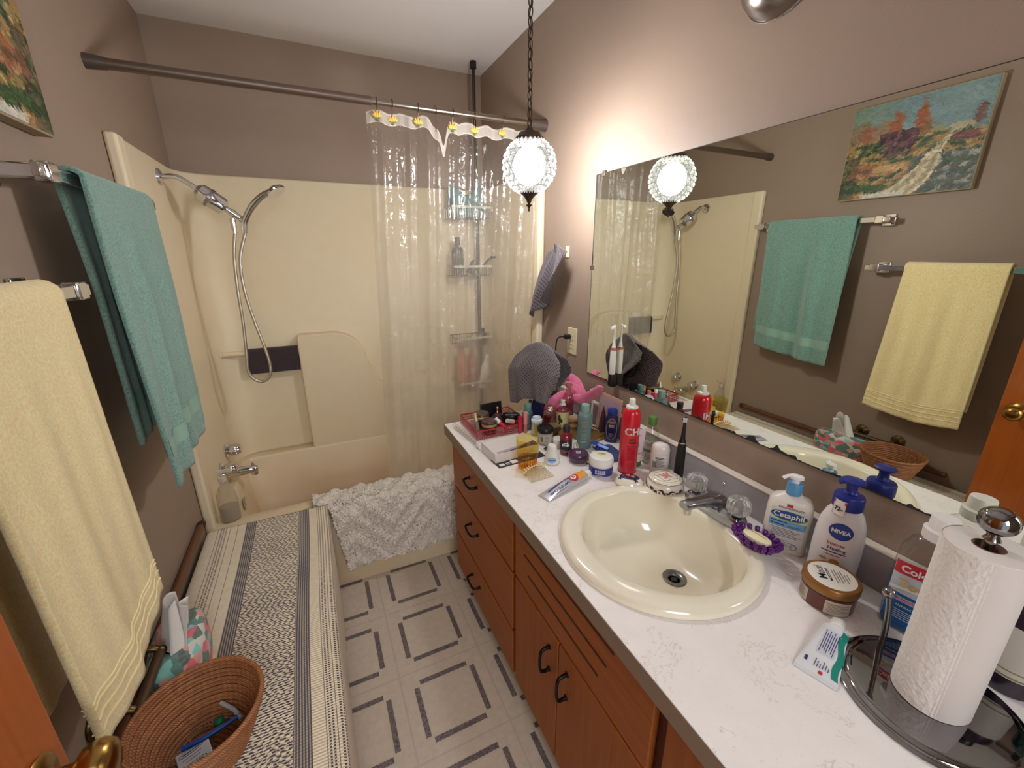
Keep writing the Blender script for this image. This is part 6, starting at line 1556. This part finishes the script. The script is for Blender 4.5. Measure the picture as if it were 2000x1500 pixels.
V_, F_ = glyphs('72-', .0125, .04); obj('sticker_lettering', ([(SC_.at(a-.014, .178+b, .0012)[0], SC_.at(a-.014, .178+b, .0014)[1]-.0004, .178+b) for a, b, _ in V_], F_), INK, stk, ang=180)
obj('sticker_red', join(*[([(SC_.at(a, b, .0012)[0], SC_.at(a, b, .0016)[1]-.0004, b) for a, b in ((x0_, z0_), (x1_, z0_), (x1_, z1_), (x0_, z1_))], [(0, 1, 2, 3)]) for x0_, x1_, z0_, z1_ in ((-.0255, -.0025, .190, .197), (-.026, -.0254, .1645, .197), (-.0026, -.002, .1645, .197), (-.026, -.002, .1642, .1650))]), REDINK, stk, ang=180)

# hair mask jar
cx_, cy_ = -.146, .352
t = std('hair_mask_jar', 'brown jar with a copper lid and hand-lettered white top, beside the sink', 'jar', cx_, cy_)
pb = [(0, 0), (.043, 0), (.047, .004), (.048, .040), (0, .040)]
bo = profobj('jar_body', pb, M('jar_amber_brown', (96, 42, 26), .18, coat=.5), t)
COP = M('lid_copper', (158, 112, 62), .35, metal=.55)
ld_ = profobj('lid', [(0, .042), (.0490, .042), (.0500, .044), (.0500, .058), (.0485, .060), (.044, .0605), (0, .0600)], COP, t, seg=56)
profobj('dark_groove', [(.0478, .038), (.0486, .0395), (.0486, .0425)], M('groove', (50, 26, 18), .5), t)
tp = obj('lid_label', cyl(.0418, .0600, .0611, 56, b=.0002), M('label_offwhite', (236, 230, 220), .5), ld_)
def flat(string, size, x_, y_, rot_, z_, bold=.01):
    V_, F_ = glyphs(string, size, bold); c_, s_ = math.cos(rot_), math.sin(rot_)
    return [(x_+a*c_-b*s_, y_+a*s_+b*c_, z_) for a, b, _ in V_], F_
rr = math.radians(47)-facing(cx_, cy_)
def ft2(string, size, along, down, bold=.01):
    c_, s_ = math.cos(rr), math.sin(rr)
    return flat(string, size, along*c_+down*s_, along*s_-down*c_, rr, .0614, bold)
obj('brand_lettering', join(ft2('Maui', .0215, .006, -.018, .012), ft2('MOISTURE', .0080, .002, -.005, .02)), INK, tp, ang=180)
obj('small_lettering', join(*[([((x_)*math.cos(rr)+(dn_)*math.sin(rr), (x_)*math.sin(rr)-(dn_)*math.cos(rr), .0614) for x_, dn_ in ((a0_, d0_), (a1_, d0_), (a1_, d0_+.0016), (a0_, d0_+.0016))], [(0, 1, 2, 3)]) for a0_, a1_, d0_ in ((-.022, .018, .003), (-.016, .020, .008), (-.020, .014, .013), (-.012, .018, .018), (-.018, .010, .023), (-.008, .012, .028))]), M('ink_tan', (120, 104, 84), .6), tp, ang=180)
S = Surf(pb)
lq = obj('front_label', S.patch(.000, .046, .004, .035), M('label_taupe', (196, 182, 164), .5), bo, ang=180)
obj('label_lettering', join(S.lines(.004, .042, .008, .028, 6, .0009, e=.001), S.patch(.002, .044, .0285, .0295, e=.001)), M('ink_tan', (120, 104, 84), .6), lq, ang=180)
lq = obj('side_label', S.patch(-.064, -.032, .004, .035), M('label_taupe', (196, 182, 164), .5), bo, ang=180)
obj('label_lettering', join(S.lines(-.062, -.036, .008, .032, 8, .0010, e=.001)), M('ink_tan', (120, 104, 84), .6), lq, ang=180)

# squeezed-out toothpaste tube
p0 = Vector((-.338, .262, ZT+.0008)); p1 = Vector((-.185, .305, ZT)); rz = math.atan2(p1.y-p0.y, p1.x-p0.x)
t = thing('toothpaste_tube', 'squeezed white and green toothpaste tube beside the paper towel stand', 'toothpaste', tuple(p0), rz)
L_ = .118; bo = lying_tube(t, L_, .064, .040, .020, M('tube_white', (226, 228, 232), .35)); tf = tube_top(L_, .064, .040, .020)
obj('crimp', box(-.008, .004, -.032, .032, .0002, .0016), M('tube_white', (226, 228, 232), .35), t, bevel=.0004)
obj('shoulder', xf(lathe([(.0185, 0), (.016, .006), (.009, .009), (0, .009)], 28, 1, .62), (L_-.002, 0, .0110), (0, PI/2, 0)), WHITE, t) if 0 else None
obj('cap', xf(lathe([(0, 0), (.0125, 0), (.0135, .002), (.0125, .021), (.0105, .0235), (0, .0235)], 28, flute=.03, nf=14), (L_, 0, .0135), (0, PI/2, 0)), WHITE, t)
obj('green_edge', mapg(grid(20, 3, lambda i, j: (.006+.108*i, -.030+.010*i+.010*j+.002*math.sin(i*11), 0)), lambda a, b: tf(a, b, .0007)), M('edge_teal', (30, 138, 122), .35), bo, ang=180)
obj('printed_panel', mapg(rectg(.040, .100, -.014, .012), lambda a, b: tf(a, b, .0006)), M('panel_pale', (206, 208, 220), .5), bo, ang=180)
obj('small_lettering', join(*[mapg(rectg(.044+.004*(i % 3), .096-.006*(i % 2), -.011+.0032*i, -.0100+.0032*i, 12, 1), lambda a, b: tf(a, b, .0010)) for i in range(7)], *[mapg(rectg(.012, .020+.004*(i % 3), -.014+.004*i, -.0130+.004*i, 4, 1), lambda a, b: tf(a, b, .001)) for i in range(6)], mapg(rectg(.014, .024, .018, .022, 4, 1), lambda a, b: tf(a, b, .001))), NAVYINK, bo, ang=180)
obj('red_mark', mapg(rectg(.002, .008, -.008, -.002, 3, 2), lambda a, b: tf(a, b, .0010)), REDINK, bo, ang=180)

# mouthwash bottle
cx_, cy_ = -.074, .243
t = std('mouthwash_bottle', 'tall clear mouthwash bottle of blue liquid with a white cap', 'mouthwash', cx_, cy_, rz=facing(cx_, cy_)-.06)
pb = [(0, 0), (.93, 0), (.98, .004), (1, .014), (1, .150), (.95, .168), (.78, .186), (.50, .198), (.40, .203), (.40, .207)]
bo = obj('bottle_body', lathe(pb, 64, .046, .032, 3.2), tglass('pet_clear', (.93, .93, .92), .05), t)
S = Surf(pb, .046, .032, 3.2)
obj('blue_liquid', lathe([(0, .004), (.92, .005), (.965, .014), (.965, .096), (0, .096)], 48, .046, .032, 3.2), thin('mouthwash_blue', (20, 110, 190), .72, .1), t)
CPW = M('ribbed_white', (238, 234, 232), .4)
obj('cap', lathe([(0, .200), (.0225, .200), (.0245, .202), (.0250, .220), (.0205, .223), (.0200, .226), (.0192, .244), (.0180, .246), (0, .246)], 72, flute=.012, nf=40), CPW, t)
lb_ = obj('front_label', S.patch(-.041, .041, .018, .148), M('label_mist', (196, 208, 220), .4), bo, ang=180)
obj('blue_zone', S.patch(-.0405, .0405, .018, .082, e=.0008), M('label_deep', (20, 98, 170), .4), lb_, ang=180)
def slant(z0, z1, k0, e, u0=-.0405, u1=.0405):
    return grid(20, 5, lambda i, j: S.at(u0+(u1-u0)*i, z0+(z1-z0)*j+k0*math.sin(PI*i), e))
obj('red_flash', slant(.120, .146, .004, .0009), M('flash_red', (200, 30, 50), .35), lb_, ang=180)
obj('brand_lettering', S.text('Colgate', .0190, -.002, .1345, e=.0014, bold=.03), WINK, lb_, ang=180)
obj('gold_lettering', S.text('Total', .024, -.004, .104, e=.0014, bold=.02), M('ink_gold', (226, 176, 92), .4), lb_, ang=180)
obj('white_arc', slant(.084, .090, .010, .0011), WINK, lb_, ang=180)
obj('band_panel', S.patch(-.036, .020, .066, .076, e=.0011), M('panel_lilac', (196, 176, 198), .5), lb_, ang=180)
obj('small_lettering', join(S.text('12HR PROTECTION', .0062, -.008, .071, e=.0015, bold=.01)), REDINK, lb_, ang=180)
obj('white_lettering', join(S.text('ANTIBACTERIAL', .0056, -.004, .057, e=.0013, bold=.01), S.lines(-.026, .014, .028, .050, 5, .0011, e=.0013)), WINK, lb_, ang=180)

# paper towel holder
HX, HY = -.221, .158
t = thing('paper_towel_holder', 'chrome paper towel stand with a domed base and round finial', 'paper towel holder', (HX, HY, ZT+.0006))
PCH = M('polished_steel', (150, 148, 150), .05, metal=1, var=.02)
obj('base', lathe([(0, 0), (.118, 0), (.1195, .003), (.116, .006), (.110, .0065), (.106, .0105), (.098, .0120), (.05, .0135), (0, .0138)], 96), PCH, t)
obj('centre_pole', cyl(.0055, .013, .325, 20), PCH, t)
obj('finial', join(lathe([(0, .310), (.010, .310), (.0070, .315), (.0070, .320), (0, .320)], 24), ball(.0215, (0, 0, .339), 32, sz=.95)), PCH, t)
ar = obj('tension_arm', tube([(.028, .080, .012), (.026, .080, .05), (.018, .082, .10), (.008, .084, .135)], .0048, 14, sm=5), PCH, t)
obj('arm_ball', ball(.0095, (.006, .0845, .141), 20), PCH, ar)
k = N('quilted_paper'); uv_ = k.co('UV'); nq = k.noise(170, 3, uv_); wq = k.add('ShaderNodeTexVoronoi'); wq.inputs['Scale'].default_value = 110; k.link(uv_, wq.inputs['Vector'])
k.set(Base_Color=k.mix(nq, lin((226, 220, 214)), lin((238, 233, 228))), Roughness=.95, Sheen_Weight=.2); k.bump(k.math('ADD', wq.outputs['Distance'], nq), .55, .0025); PAP = k.m
ROT = .0
t2 = thing('paper_towel_roll', 'white paper towel roll on the chrome stand', 'paper towel', (HX, HY, ZT+.0148))
RR, RH = .0480, .284
def rollf(i, j):
    a = 2*PI*i*.985; r_ = RR-.0012*i; return (r_*math.cos(a+.9), r_*math.sin(a+.9), .0008+RH*j)
o_ = obj('outer_sheet', grid(96, 30, rollf), PAP, t2, uv=uvgrid(96, 30, .37, RH), ang=180)
obj('wound_paper', lathe([(.0175, 0), (RR-.0012, 0), (RR-.0005, .001), (RR-.0005, RH-.001), (RR-.002, RH+.0002), (.0175, RH), (.0175, 0)], 72), M('paper_end', (226, 218, 212), .95, bump=.4, bscale=150), t2, ang=50)
obj('cardboard_core', lathe([(.0172, .0005), (.0172, RH+.0005), (.0160, RH+.0005), (.0160, .0005), (.0172, .0005)], 48), M('core_brown', (122, 92, 76), .9), t2)
# bottles behind the roll at the right edge of the view
t = std('wine_label_bottle', 'dark plum bottle with a pale label behind the paper towels', 'bottle', -.062, .118)
pb = [(0, 0), (.035, 0), (.038, .004), (.038, .150), (.034, .165), (.018, .176), (.017, .19)]
bo = profobj('bottle_body', pb+[(0, .19)], M('plum_plastic', (42, 24, 44), .25, coat=.3), t)
profobj('cap', [(0, .188), (.018, .188), (.0185, .19), (.018, .212), (0, .214)], BLACK, t)
S = Surf(pb); lq = obj('front_label', S.patch(-.055, .055, .034, .128), M('label_greige', (200, 192, 180), .6), bo, ang=180)
obj('label_bands', join(S.patch(-.054, .054, .036, .039, e=.001), S.patch(-.054, .054, .048, .050, e=.001)), M('olive_line', (132, 128, 74), .5), lq, ang=180)
t = std('green_bottle', 'dark green bottle at the far right behind the paper towels', 'bottle', -.040, .040)
profobj('bottle_body', [(0, 0), (.028, 0), (.030, .004), (.030, .120), (.024, .135), (.012, .145), (0, .145)], M('bottle_green', (20, 78, 62), .2, coat=.5), t)
profobj('cap', [(0, .144), (.0125, .144), (.0125, .170), (0, .171)], BLACK, t)
